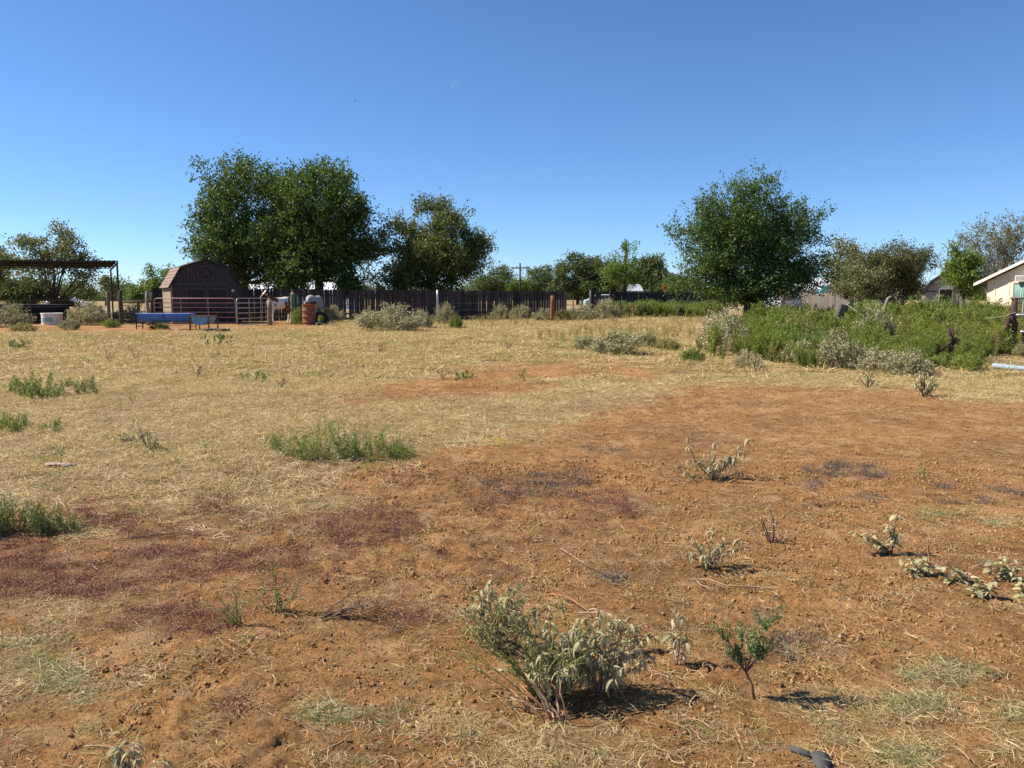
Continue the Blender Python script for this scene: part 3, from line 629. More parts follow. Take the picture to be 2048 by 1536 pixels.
tree('chinaberry_tree', 'airy grey green tree with dark forked trunks behind the open shelter', 50, 112, [(105, 490, 62, 34), (150, 515, 46, 28), (55, 510, 46, 30), (110, 535, 90, 24), (185, 560, 20, 22), (160, 560, 24, 16)], .17, LF['airy'], 8500, .3, clumps=44, sprig_len=.8, group=LG, seed=6, fork=.16, nb=26)
tree('dark_tree', 'dark tree cut by the left picture edge', 52, -30, [(-25, 500, 50, 50), (-10, 545, 42, 42)], .17, LF['oak2'], 9000, .25, clumps=20, group=LG, seed=7)
tree('shade_tree', 'low dense tree below and right of the airy tree', 60, 160, [(160, 584, 36, 16), (60, 586, 60, 18), (15, 585, 45, 20)], .2, LF['far'], 10000, .15, clumps=50, group=LG, seed=8, sprig_len=.7)
tree('far_tree', 'small distant tree seen between the shelter posts', 130, 218, [(215, 575, 17, 20), (232, 582, 12, 12)], .3, LF['airy'], 3000, .3, clumps=14, group=LG, seed=9, sprig_len=1.2)
tree('round_shrub_tree', 'small rounded green tree left of the barn by the field', 75, 280, [(280, 587, 20, 14)], .2, LF['fargreen'], 3500, .15, clumps=12, group=LG, seed=10, sprig_len=.7)
tree('young_tree', 'bright young tree with loose shoots just left of the barn', 48, 322, [(322, 562, 26, 20), (312, 550, 14, 10), (335, 580, 20, 14)], .14, LF['bright'], 2800, .08, clumps=16, group=LG, seed=11, sprig_len=.9, up=.6)
FG = 'distant trees along the road'
tree('far_tree', 'distant grey green tree next to the ragged olive tree', 120, 995, [(990, 562, 36, 30), (970, 578, 26, 20), (1000, 585, 34, 12)], .3, LF['far'], 9000, .2, clumps=50, group=FG, seed=12, sprig_len=1.1)
tree('far_tree', 'distant round dark tree just right of the utility pole', 130, 1075, [(1076, 562, 32, 30), (1060, 580, 36, 16), (1085, 586, 26, 12)], .3, LF['far'], 10000, .2, clumps=50, group=FG, seed=13, sprig_len=1.1)
tree('far_tree', 'distant light green shrubby tree under the utility pole', 118, 1036, [(1036, 580, 26, 14)], .3, LF['fargreen'], 5000, .1, clumps=24, group=FG, seed=14, sprig_len=.9)
tree('far_tree', 'broad distant oak left of the wispy bright tree', 125, 1155, [(1148, 550, 38, 34), (1188, 546, 38, 34), (1128, 576, 26, 20), (1180, 578, 60, 20), (1220, 560, 30, 28)], .36, LF['far'], 32000, .25, clumps=90, group=FG, seed=15, sprig_len=1.2)
tree('far_tree', 'distant dark oak between the wispy tree and the diamond sign', 118, 1300, [(1300, 552, 34, 34), (1325, 572, 34, 22), (1275, 560, 30, 28), (1300, 582, 54, 16)], .34, LF['far'], 24000, .25, clumps=70, group=FG, seed=16, sprig_len=1.2)
tree('wispy_tree', 'bright wispy tree with tall loose top above the right fence', 62, 1250, [(1245, 550, 46, 24), (1250, 515, 22, 26), (1240, 490, 12, 14), (1270, 488, 10, 16), (1225, 558, 22, 18)], .17, LF['fargreen'], 5200, .1, clumps=44, group=FG, seed=17, sprig_len=.8, up=.7)
tree('far_tree', 'distant green tree directly behind the diamond sign', 95, 1350, [(1350, 575, 28, 16), (1385, 575, 24, 16)], .25, LF['far'], 8000, .15, clumps=36, group=FG, seed=18, sprig_len=1.0)
RG = 'trees on the right by the sheds'
tree('brushy_tree', 'grey green brushy tree between the big tree and the dark bush', 42, 1690, [(1690, 530, 34, 40), (1705, 560, 36, 34), (1680, 575, 30, 24)], .12, LF['airy'], 13000, .07, clumps=50, group=RG, seed=19, sprig_len=.7, up=.8)
tree('dark_shrub_tree', 'dark brown green shrubby tree with spiky top shoots', 36, 1790, [(1785, 535, 56, 44), (1740, 555, 42, 40), (1832, 538, 32, 36), (1785, 575, 58, 34), (1862, 522, 16, 24)], .085, LF['purple'], 34000, .07, clumps=120, group=RG, seed=20, sprig_len=.62, up=1.2, fork=.12)
tree('brushy_tree', 'olive willow like bush left of the dark shrubby tree', 35, 1735, [(1722, 570, 32, 36), (1740, 590, 30, 20)], .09, LF['airy'], 12000, .05, clumps=40, group=RG, seed=21, sprig_len=.7, up=1.2, fork=.1)
tree('green_tree', 'bright green leafy tree between the small shed and the house', 46, 1922, [(1926, 540, 24, 30), (1944, 562, 22, 28), (1916, 512, 15, 20), (1958, 575, 14, 18)], .13, LF['bright'], 13000, .1, clumps=30, group=RG, seed=22, sprig_len=.7, up=.6)
tree('bare_tree', 'half bare grey tree with upright twigs behind the cream house', 52, 1990, [(1985, 480, 52, 36), (1940, 500, 38, 30), (2040, 480, 44, 34), (2000, 530, 60, 36)], .13, LF['bare'], 9000, .14, M['bark_pale'], clumps=170, group=RG, seed=23, sprig_len=1.0, up=1.3, fork=.12)

# distant tree belt on the horizon
pts = []; g = np.random.default_rng(77)
V, Qd = merge([leaves(g.normal(size=(900, 3)) * np.array([3, 2.5, 1.6]) + np.array([0, 0, 2.2]), g.normal(size=(900, 3)), .8, .5, g) for _ in range(1)])
V[:, 2] = np.abs(V[:, 2]); V2, Q2 = merge([leaves(g.normal(size=(900, 3)) * np.array([2.2, 2.2, 2.2]) + np.array([0, 0, 4]), g.normal(size=(900, 3)), .8, .5, g)]); V2[:, 2] = np.abs(V2[:, 2])
for i in range(420):
    y = 330 + g.random() * 160; x = (g.random() * 2 - 1) * y * 1.1; pts.append((x, y, float(terr(x, y)) - .3))
scatter('distant_woodland', 'low distant belt of woodland along the horizon', np.array(pts), yaw(len(pts), 0), .7 + .7 * g.random(len(pts)), [proto('far_clump', V, Qd, LF['far']), proto('far_clump', V2, Q2, LF['far'])])

# ------------------------------------------------------------------ fences
def picket_fence(name, label, a, b, ztop, m, pitch=.15, gap=.004, seed=1, rails=True, missing=()):
    g = np.random.default_rng(seed); a = Vector(a); b = Vector(b); L = (b - a).length; rz = math.atan2(b.y - a.y, b.x - a.x)
    base = G(a.x, a.y); root = thing(name, label, 'fence', base, rz); n = int(L / pitch)
    protos_ = []
    for k in range(5):
        w = pitch - gap - .004 * k; c = .02 * (k % 3); w = pitch - gap - .0025 * k
        mb = MB(); mb.prism([(-w / 2, 0), (w / 2, 0), (w / 2, 1 - .012 - c * .5), (w / 2 - .03, 1), (-w / 2 + .03, 1), (-w / 2, 1 - .012)], -.009, .009)
        me = bpy.data.meshes.new('picket'); me.from_pydata(mb.v, [], mb.f); me.materials.append(m); protos_.append(me)
    for i in range(n):
        if i in missing: continue
        x = (i + .5) * pitch; p = a.lerp(b, x / L); zb = float(terr(p.x, p.y)) - .04; zt = ztop[0] + (ztop[1] - ztop[0]) * x / L + g.normal() * .018
        o = bpy.data.objects.new('picket', protos_[g.integers(0, 5)]); C.objects.link(o); o.parent = root
        o.location = (x, g.normal() * .006, zb - base.z); o.scale = (1, 1, zt - zb); o.rotation_euler = (g.normal() * .01, g.normal() * .006, g.normal() * .03)
    for hz in (.35, 1.35):
        z0 = base.z * 0 + hz; mb = MB(); mb.beam((0, .035, z0), (L, .035, z0 + float(terr(b.x, b.y)) - base.z), .04, .09); mb.build('rail', m, root)
    k = max(2, int(L / 2.4) + 1)
    for i in range(k):
        x = L * i / (k - 1); p = a.lerp(b, x / L); mb = MB(); mb.box(-.045, .045, -.045, .045, -.2, 1.7); o = mb.build('fence_post', m, root)
        o.location = (x, .11, float(terr(p.x, p.y)) - base.z)
    return root
def xy(px, D): return ((px - 1024) / F * D, D, 0)
picket_fence('picket_fence', 'long dark weathered picket fence under the trees', xy(308, 43), xy(1130, 44.7), (2.05, 1.89), M['wood_dark'], seed=31, missing=(71,))
picket_fence('picket_fence', 'short piece of picket fence standing alone in the gap', xy(1181, 46), xy(1201, 46.3), (1.87, 1.87), M['wood_dark'], seed=32)
picket_fence('picket_fence', 'right picket fence behind the green weed strip', xy(1221, 46.5), xy(1450, 50), (1.88, 1.84), M['wood_dark'], seed=33)
picket_fence('picket_fence', 'sunlit grey picket fence behind the tilted stump at right', xy(1600, 44), xy(1745, 41), (1.74, 1.70), M['wood_grey'], seed=34, pitch=.15)

def post(px, pyt, pyb, r, m, label, name='fence_post', tilt=(0, 0), D=None, n=8, group='posts of the wire fences', cat='post'):
    p = P(px, pyb) if D is None else GD(px, D); zt = XYZ(px, pyt, p.y).z; H = zt - p.z
    g = np.random.default_rng(int(px)); mb = MB()
    k = 5; mb.tube([(tilt[0] * i / (k - 1) + g.normal() * r * .12, tilt[1] * i / (k - 1), -.1 + (H + .1) * i / (k - 1)) for i in range(k)], [r * (1.1 - .06 * i + g.normal() * .04) for i in range(k)], n)
    o = mb.build(name, m, None, True); o.location = p; return tag(o, label, cat, group)
post(219, 583, 638, .10, M['wood_grey'], 'knobbly grey wooden post right under the shelter edge', tilt=(-.05, 0))
post(245, 581, 632, .10, M['bark'], 'short dark wooden post left of the barn', D=37.5)
post(299, 583, 648, .09, M['wood_grey'], 'grey corner post left of the barn beside the dark post', D=36.6)
post(308, 584, 650, .12, M['bark'], 'thick dark gate post at the left end of the red gate')
post(540, 603, 650, .12, M['wood_tan'], 'thick tan wooden post in front of the paint horse')
post(588, 584, 650, .11, M['wood_tan'], 'wooden post with the green hose hung on it', D=38)
post(876, 580, 626, .07, M['galv'], 'pale thin post standing against the long picket fence', D=42.5)
post(1105, 591, 643, .13, M['rust'], 'rusty brown pipe post before the end of the long fence')
post(1180, 581, 622, .06, M['wood_grey'], 'pale post at the left of the short fence piece', D=45.8)
post(1131, 585, 625, .05, M['wood_grey'], 'pale end post of the long picket fence', D=44.8)
post(1277, 584, 626, .09, M['wood_grey'], 'tall grey wooden post in front of the right fence')
post(1285, 598, 626, .05, M['wood_grey'], 'thin short post right of the tall grey post')
post(1294, 592, 620, .06, M['wood_grey'], 'grey post at the left end of the low rail')
post(1315, 586, 620, .09, M['wood_grey'], 'grey post at the right end of the low rail')
post(1350, 592, 626, .12, M['wood_grey'], 'stout grey post right of the low rail', )
post(1357, 602, 626, .07, M['wood_grey'], 'short post touching the stout grey post')
post(1146, 594, 640, .03, M['dark_rust'], 'thin steel post in the wide fence gap', 'steel_post', n=5)
post(1164, 594, 632, .025, M['dark_rust'], 'second thin steel post in the wide fence gap', 'steel_post', n=5, D=45)
post(1022, 595, 640, .03, M['dark_rust'], 'thin dark steel post between two pale bushes', 'steel_post', n=5)
post(64, 590, 652, .03, M['dark_rust'], 'thin dark steel post left of the white tank', 'steel_post', n=5)
post(1911, 590, 650, .03, M['dark_rust'], 'thin dark steel post on the weedy mound', 'steel_post', n=5, D=27)
post(1431, 620, 650, .04, M['dark_rust'], 'dark stub of post at the left foot of the big tree', 'steel_post', n=5, D=32)
mb = MB(); a = XYZ(1290, 606, P(1294, 620).y); b = XYZ(1322, 606, P(1315, 620).y); mb.beam(a, b, .06, .09); tag(mb.build('low_rail', M['wood_grey']), 'low horizontal grey rail between two posts before the right fence', 'rail')
mb = MB(); a = XYZ(246, 604, 37.4); b = XYZ(300, 603, 36.7); mb.tube([a, b], .055, 7); tag(mb.build('brace_rail', M['bark'], None, True), 'dark horizontal brace rail between the posts left of the barn', 'rail')
# tilted stump post and bent pipe on the mound
s_ = P(1684, 652); s_ = Vector(XYZ(1680, 632, 24.5)); mb = MB(); e = XYZ(1689, 604, 24.2)
mb.tube([s_ - Vector((0, 0, .5)), s_, (s_ + e) / 2, e], [.15, .155, .17, .165], 12); 
tag(mb.build('stump_post', M['wood_grey'], None, False), 'thick tilted grey stump post standing in the green weeds', 'post')
mb = MB(); mb.tube([XYZ(1768, 630, 25), XYZ(1768, 620, 25), XYZ(1776, 597, 25), XYZ(1783, 593.5, 25)], .05, 7); tag(mb.build('bent_pole', M['wood_grey'], None, True), 'bent grey pole leaning out of the weeds', 'pole')

# wire fences
def wires(name, label, pts_, hts, r=.004):
    mb = MB()
    for h_ in hts: mb.tube([(p[0], p[1], p[2] + h_) for p in pts_], r, 4, False)
    return tag(mb.build(name, M['wire']), label, 'wire fence')
wires('wire_fence', 'thin wire fence strands from the left edge to the dark gate post', [GD(-20, 34), GD(64, 34.4), GD(150, 35), GD(219, 36), GD(300, 36.4)], (.3, .6, .9, 1.2))
wires('wire_fence', 'thin wire fence strands in front of the long picket fence', [GD(600, 38), GD(720, 39.5), GD(870, 41), GD(1022, 41), GD(1105, 41), GD(1277, 43.5), GD(1350, 44), GD(1431, 33)], (.3, .65, 1.0))
mb = MB(); mb.tube([XYZ(1970, 636, 21), XYZ(1990, 634.5, 20.5), XYZ(2010, 631, 20), XYZ(2032, 624, 19)], .005, 5); tag(mb.build('rope', M['cloth'], None, True), 'thin pale rope strung from the weeds to the pipe panel', 'rope')
mb = MB(); mb.tube([XYZ(1692, 608, 24), XYZ(1720, 628, 23.6), XYZ(1740, 640, 23)], .005, 4); tag(mb.build('rope', M['cloth'], None, True), 'thin pale line running down from the tilted stump post', 'rope')

# ------------------------------------------------------------------ gambrel barn
def barn(px, D, rz, wd, he, hk, hp, kf, dep, label, wallm, sidem, doorm, roofm, name='gambrel_barn', front='doors'):
    p = GD(px, D); root = thing(name, label, 'barn' if front == 'doors' else 'shed', p, rz); w = wd / 2; kx = wd / 2 * kf
    prof = [(-w, 0), (w, 0), (w, he), (kx, hk - .06), (0, hp - .07), (-kx, hk - .06), (-w, he)]
    mb = MB(); mb.prism([(x * .985, z) for x, z in prof], .03, dep); mb.build('wall_core', sidem, root)
    # vertical siding boards on the front, proud of the core, with grooves
    mb = MB(); n = int(wd / .15); bw = wd / n
    def top(x):
        x = abs(x)
        return (hp - .075) + (hk - hp) * x / kx if x < kx else (hk - .065) + (he - hk) * (x - kx) / (w - kx)
    for i in range(n):
        x0 = -w + i * bw + .006; x1 = x0 + bw - .012
        cuts = [x0, x1]
        pr_ = [(x0, he + .1), (x1, he + .1), (x1, max(he + .11, top(x1))), (x0, max(he + .11, top(x0)))]; mb.prism(pr_, -.02, .028)
        mb.prism([(x0, 0), (x1, 0), (x1, he + .02), (x0, he + .02)], .0, .028)
    mb.build('front_siding', wallm, root)
    mb = MB(); n2 = int(dep / .2)
    for sx in (-1, 1):
        for i in range(n2):
            y0 = .04 + i * (dep - .05) / n2; mb.box(sx * w * .99 - .012, sx * w * .99 + .012, y0 + .005, y0 + (dep - .05) / n2 - .008, 0, he - .02)
    mb.build('side_siding', sidem, root)
    mb = MB(); mb.box(-w - .02, w + .02, -.045, -.021, he + .0, he + .1); mb.build('trim_board', M['barn_trim'], root)
    if front == 'doors':
        for s in (-1, 1):
            d = MB(); x0, x1 = (-1.02, -.012) if s < 0 else (.012, 1.02); d.box(x0, x1, -.03, -.002, .05, he - .12)
            dr = d.build('door', doorm, root)
            f = MB()
            for a_, b_ in (((x0 + .04, .09), (x1 - .04, .09)), ((x0 + .04, he - .17), (x1 - .04, he - .17)), ((x0 + .04, .95), (x1 - .04, .95))):
                f.beam((a_[0], -.042, a_[1]), (b_[0], -.042, b_[1]), .02, .09)
            for x_ in (x0 + .045, x1 - .045): f.box(x_ - .045, x_ + .045, -.056, -.032, .05, he - .12)
            f.beam((x0 + .09, -.05, .13), (x1 - .09, -.05, .9), .018, .08); f.beam((x0 + .09, -.047, .9), (x1 - .09, -.047, .13), .018, .08)
            f.build('door_frame', M['barn_trim'], dr)
        lo = MB(); lo.box(-.40, .40, -.05, -.022, he + .3, he + .98); ld = lo.build('loft_hatch', doorm, root)
        f = MB()
        for z_ in (he + .32, he + .96): f.beam((-.4, -.06, z_), (.4, -.06, z_), .02, .07)
        for x_ in (-.37, .37): f.box(x_ - .035, x_ + .035, -.073, -.051, he + .3, he + .98)
        f.beam((-.33, -.065, he + .36), (.33, -.065, he + .92), .018, .06); f.beam((-.33, -.062, he + .92), (.33, -.062, he + .36), .018, .06)
        f.build('hatch_frame', M['barn_trim'], ld)
        q = MB(); q.box(1.22, 1.36, -.02, -.002, he - .32, he - .2); q.build('small_plate', M['galv'], root)
        q = MB(); q.box(-w - .035, -w + .06, -.03, -.002, 0, he - .01); q.build('corner_board', M['wood_tan'], root)
    else:
        q = MB(); q.box(-.42, .42, -.06, -.022, .6, 1.75); dr = q.build('dark_doorway_slab', M['black'], root)  # solid black slab on the wall, painting the shade inside the doorway
        q = MB(); q.box(-.48, -.42, -.07, -.02, .55, 1.8); q.box(.42, .48, -.07, -.02, .55, 1.8); q.box(-.48, .48, -.071, -.021, 1.75, 1.82); q.build('door_trim', wallm, root)
    # roof in four planes made of shingle courses
    ov = .14; pts4 = [(-w - .12, he - .12), (-kx, hk), (0, hp), (kx, hk), (w + .12, he - .12)]
    roof = None
    for k in range(4):
        a = Vector((pts4[k][0], 0, pts4[k][1])); b = Vector((pts4[k + 1][0], 0, pts4[k + 1][1])); L = (b - a).length; d = (b - a).normalized(); nrm = Vector((-d.z, 0, d.x))
        if nrm.z < 0: nrm = -nrm
        cs = max(3, int(L / .19)); mb = MB()
        low, high = (a, b) if a.z < b.z else (b, a); dd = (high - low).normalized()
        for i in range(cs):
            s0 = low + dd * (L * i / cs - .01); s1 = low + dd * (L * (i + 1) / cs); t0 = .03; t1 = .012
            for j in range(int(dep / .3) + 1):
                y0 = -ov + j * .3 + (.1 if i % 2 else 0) - .1; y1 = min(y0 + .29, dep + ov); y0 = max(y0, -ov)
                if y1 - y0 < .03: continue
                q = [s0, s1, s1 + nrm * t1, s0 + nrm * t0]; b0 = len(mb.v)
                for yv in (y0, y1): mb.v += [(v.x, yv, v.z) for v in q]
                mb.f += [(b0, b0 + 1, b0 + 2, b0 + 3), (b0 + 7, b0 + 6, b0 + 5, b0 + 4)] + [(b0 + (m_ + 1) % 4, b0 + m_, b0 + 4 + m_, b0 + 4 + (m_ + 1) % 4) for m_ in range(4)]
        r_ = mb.build('roof', roofm, root)
    mb = MB()
    for k in range(4): mb.beam((pts4[k][0], -ov - .012, pts4[k][1] - .03), (pts4[k + 1][0], -ov - .012, pts4[k + 1][1] - .03), .024, .09)
    mb.build('roof_trim', doorm, root)
    return root
barn(417, 39.2, R(31.6), 3.3, 1.93, 2.82, 3.25, .72, 3.1, 'dark weathered gambrel barn with double doors and X loft hatch', M['barn_wall'], M['barn_side_lit'], M['barn_door'], M['shingle'])
barn(1886, 60, R(-24), 2.9, 1.55, 2.45, 3.1, .62, 3, 'small pale grey shed with dark doorway behind the weeds', simple('pale_shed_siding', (0.36, 0.34, 0.30), (0.24, 0.22, 0.20), 3, .85), M['wood_grey'], M['barn_door'], M['tin_dark'], 'garden_shed', 'open')

# ------------------------------------------------------------------ cream house at the right edge
hp0 = XYZ(1973, 600, 35.2); hp0.z = 0.2; dirx = Vector((.5, -.866, 0)); rzh = math.atan2(dirx.y, dirx.x)
house = thing('cream_house', 'cream house with low gable at the right picture edge', 'house', hp0, rzh)
W_, zE, zP = 8.4, 2.05, 4.05
mb = MB(); mb.prism([(0, -.3), (W_, -.3), (W_, zE), (W_ / 2, zP), (0, zE)], 0, 9); mb.build('wall', M['cream'], house)
mb = MB()
for i in range(12): x = .35 + i * .6; zt = zE + (zP - zE) * (1 - abs(x - W_ / 2) / (W_ / 2)); mb.box(x - .02, x + .02, -.022, -.002, -.3, zt - .05)
mb.build('batten', M['cream'], house)['kind'] = 'stuff'
for s in (0, 1):
    mb = MB(); x0, x1 = (-.45, W_ / 2) if s == 0 else (W_ + .45, W_ / 2); sl_ = (zP - zE) / (W_ / 2); z0 = zE - .45 * sl_ + .06
    mb.prism([(x0, z0), (x1, zP + .06), (x1, zP + .16), (x0, z0 + .1)], -.3, 9.5); mb.build('roof', M['shingle'], house)
    mb = MB(); mb.prism([(x0, z0 - .06), (x1, zP), (x1, zP + .13), (x0, z0 + .07)], -.33, -.302); mb.build('rake_board', M['white'], house)
mb = MB(); mb.box(1.12, 1.92, -.03, -.002, .55, 1.98); wf = mb.build('window', M['wood_grey'], house)
mb = MB(); mb.box(1.20, 1.84, -.04, -.031, .63, 1.9); mb.build('pane', M['glass'], wf)
mb = MB()
for i in range(9):
    x = 1.23 + i * .066; mb.tube([(x, -.05 - .012 * (i % 2), 1.88), (x + (.03 if i < 4 else -.0), -.05 - .012 * ((i + 1) % 2), 1.3), (x + (.10 if i < 4 else -.02), -.05, .95)], [.03, .028, .02], 5)
mb.build('curtain', M['teal'], wf, True)
mb = MB(); mb.box(1.3, 1.95, -.28, -.002, 2.02, 2.28); v_ = mb.build('window_cooler', M['white'], house)
mb = MB()
for i in range(12): mb.box(1.34 + i * .05, 1.36 + i * .05, -.292, -.281, 2.05, 2.25)
mb.build('grille', M['wood_grey'], v_)

# ------------------------------------------------------------------ open shelter at the left
A = XYZ(236, 521, 39.3); Bc = XYZ(223, 535, 46); A0 = XYZ(-300, 517.5, 38); B0 = XYZ(-300, 531.5, 45)
sh = thing('open_shelter', 'open shelter with flat dark corrugated roof at the left edge', 'shelter', (0, 0, 0))
mb = MB(); n = 120; v0 = len(mb.v)
for i in range(n + 1):
    t_ = i / n; w_ = .02 * math.cos(i * math.pi)
    a = A0.lerp(A, t_); b = B0.lerp(Bc, t_)
    mb.v += [(a.x, a.y, a.z + w_), (b.x, b.y, b.z + w_), (a.x, a.y, a.z + w_ - .004), (b.x, b.y, b.z + w_ - .004)]
for i in range(n):
    q = i * 4; mb.f += [(q, q + 4, q + 5, q + 1), (q + 2, q + 3, q + 7, q + 6), (q, q + 2, q + 6, q + 4), (q + 1, q + 5, q + 7, q + 3)]
mb.build('roof', M['tin_dark'], sh)
for k in range(4):
    t_ = k / 3; a = A0.lerp(B0, t_); b = A.lerp(Bc, t_); mb = MB(); mb.beam(a - Vector((0, 0, .045)), b - Vector((0, 0, .045)), .05, .05); mb.build('purlin', M['black_steel'], sh)
mb = MB(); mb.beam(A - Vector((.03, 0, .12)), Bc - Vector((.03, 0, .12)), .06, .08); mb.build('side_beam', M['black_steel'], sh)
for q, t_ in ((A, 0), (Bc, 0), (A.lerp(A0, .62), 0), (Bc.lerp(B0, .62), 0)):
    mb = MB(); gz = float(terr(q.x - .06, q.y)); mb.tube([(q.x - .06, q.y, gz - .05), (q.x - .06, q.y, q.z - .12)], .045, 8); mb.build('post', M['black_steel'], sh)

# ------------------------------------------------------------------ gates
def tube_gate(a, b, z0, z1, nr, nv, m, label, name='tube_gate', r=.022, hmax=None):
    a = Vector(a); b = Vector(b); L = (b - a).length; root = thing(name, label, 'gate', G(a.x, a.y), math.atan2(b.y - a.y, b.x - a.x))
    c = .16; fr = MB(); fr.tube([(c, 0, z0), (0, 0, z0 + .02), (0, 0, z1 - c), (c * .3, 0, z1 - c * .3), (c, 0, z1), (L - c, 0, z1), (L - c * .3, 0, z1 - c * .3), (L, 0, z1 - c), (L, 0, z0 + .02), (L - c, 0, z0), (c, 0, z0)], r, 8); fr.build('frame', m, root, True)
    for i in range(1, nr): z = z0 + (z1 - z0) * (i / nr) ** .9; mb = MB(); mb.tube([(.01, 0, z), (L - .01, 0, z)], r * .85, 8); mb.build('bar', m, root, True)
    for i in range(1, nv + 1): x = L * i / (nv + 1); mb = MB(); mb.box(x - .02, x + .02, -.032, -.023, z0, z1); mb.build('upright', m, root)
    return root
tube_gate(xy(312, 36.3), xy(474, 36), .12, 1.27, 5, 2, M['red_paint'], 'faded red tube gate in front of the barn')
tube_gate(xy(476, 35.9), xy(545, 38.6), .05, 1.29, 5, 2, M['galv'], 'silver galvanised gate swung back beside the red gate')

# ------------------------------------------------------------------ troughs, tanks, barrel
def half_trough(px0, px1, D, zt, dep, rr, m, legm, label, name, along=True):
    pa = GD(px0, D); pb = GD(px1, D); L = pb.x - pa.x; root = thing(name, label, 'trough', ((pa.x + pb.x) / 2, D, pa.z), 0)
    zt -= pa.z; mb = MB(); n = 12; k = 2
    def ring(x, r_, o=0): return [(x, -r_ * math.cos(math.pi * i / n), zt - r_ * math.sin(math.pi * i / n) * dep / rr) for i in range(n + 1)]
    if along:
        S = [(-L / 2, rr), (L / 2, rr)]
        for r_, off in ((rr, 0), (rr - .015, .015)):
            b = len(mb.v); mb.v += ring(-L / 2 + off, r_) + ring(L / 2 - off, r_)
            for i in range(n): mb.f.append((b + i, b + i + 1, b + n + 2 + i, b + n + 1 + i))
            mb.f.append(tuple(range(b, b + n + 1))); mb.f.append(tuple(range(b + 2 * n + 1, b + n, -1)))
        body = mb.build('basin', m, root)
        rim = MB(); rim.tube([(-L / 2, -rr, zt), (L / 2, -rr, zt), (L / 2, rr, zt), (-L / 2, rr, zt), (-L / 2, -rr, zt)], .018, 6); rim.build('rim', m, root)
        for x in (-L / 2 + .02, L / 2 - .02):
            for y in (-rr - .02, rr + .02): q = MB(); q.box(x - .018, x + .018, y - .018, y + .018, -.02, zt); q.build('leg', legm, root)
            q = MB(); q.beam((x, -rr, .12), (x, rr, .12), .03, .03); q.build('cross_bar', legm, root)
        q = MB(); q.box(-.02, .02, -rr - .012, -rr + .01, zt - .2, zt - .02); q.build('seam_strap', legm, root)
    else:
        W2 = L / 2; n = 12
        for r_, y0, y1 in ((W2 - .03, -.45, .45),):
            b = len(mb.v)
            for y in (y0, y1): mb.v += [(-r_ * math.cos(math.pi * i / n), y, zt - dep * math.sin(math.pi * i / n)) for i in range(n + 1)]
            for i in range(n): mb.f.append((b + i, b + i + 1, b + n + 2 + i, b + n + 1 + i))
            mb.f.append(tuple(range(b, b + n + 1))); mb.f.append(tuple(range(b + 2 * n + 1, b + n, -1)))
        mb.build('basin', m, root)
        q = MB(); q.tube([(-W2, -.47, zt), (W2, -.47, zt), (W2, .47, zt), (-W2, .47, zt), (-W2, -.47, zt)], .02, 6); q.build('rim', legm, root)
        for x in (-W2, W2):
            for y in (-.47, .47): q = MB(); q.box(x - .02, x + .02, y - .02, y + .02, -.02, zt); q.build('leg', legm, root)
    return root
half_trough(280, 389, 32.6, XYZ(300, 627.5, 32.6).z, .34, .26, M['blue'], M['dark_rust'], 'long blue feed trough on thin legs before the red gate', 'feed_trough')
half_trough(391, 428, 31.2, XYZ(400, 632, 31.2).z, .36, .3, M['light_blue'], M['rust'], 'short pale blue round bottomed trough on rusty legs', 'feed_trough', False)
for px, py, r_, lb in ((424, 663, .28, 'black rubber feed pan under the pale blue trough'), (447, 663.5, .24, 'black rubber feed pan lying right of the pale blue trough')):
    p = P(px, py); mb = MB(); mb.lathe([(.001, .03), (r_ * .75, .03), (r_, .11), (r_ * 1.05, .11), (r_ * .85, .0)], 20, p); tag(mb.build('feed_pan', M['rubber'], None, True), lb, 'feed pan')
p = P(94, 650); wt = thing('round_tank', 'white round stock tank with faded teal patch by the bushes', 'tank', (p.x, p.y + .45, p.z))
pf = [(.46, 0), (.47, .02), (.46, .06)] + [(.455 + (.012 if k % 2 else 0), .1 + k * .035) for k in range(12)] + [(.49, .56), (.47, .57), (.45, .5), (.44, .1), (0.001, .1)]
mb = MB(); mb.lathe(pf, 28); mb.build('tank_wall', M['white'], wt, True)
mb = MB(); n = 8
for i in range(n):
    a0 = math.pi * (1.32 + .36 * i / n); a1 = math.pi * (1.32 + .36 * (i + 1) / n); c0, s0, c1, s1 = .478 * math.cos(a0), .478 * math.sin(a0), .478 * math.cos(a1), .478 * math.sin(a1)
    mb.poly([(c0, s0, .12 + .02 * (i % 3)), (c1, s1, .12 + .02 * ((i + 1) % 3)), (c1, s1, .36 - .03 * ((i + 1) % 2)), (c0, s0, .36 - .03 * (i % 2))])
mb.build('painted_patch', M['teal'], wt)
dt = thing('stock_tank', 'long dark stock tank below the airy tree', 'tank', GD(55, 39.5)); mb = MB()
L2, r2 = 1.75, .45
ring = [(L2 * (1 if math.cos(a) > 0 else -1) + r2 * math.cos(a), r2 * math.sin(a)) for a in [2 * math.pi * i / 32 for i in range(32)]]
zt = XYZ(60, 609, 39.5).z - GD(55, 39.5).z
for z in (0.02, .2, .22, zt - .03, zt): mb.v += [(x * (1.02 if z == zt else 1), y * (1.03 if z == zt else 1), z) for x, y in ring]
for k in range(4):
    for j in range(32): j2 = (j + 1) % 32; mb.f.append((k * 32 + j, k * 32 + j2, (k + 1) * 32 + j2, (k + 1) * 32 + j))
mb.build('tank_wall', M['tin_dark'], dt, True); mb = MB(); mb.tube([(x * 1.02, y * 1.03, zt) for x, y in ring + ring[:1]], .02, 5); mb.build('rim', M['galv'], dt, True)

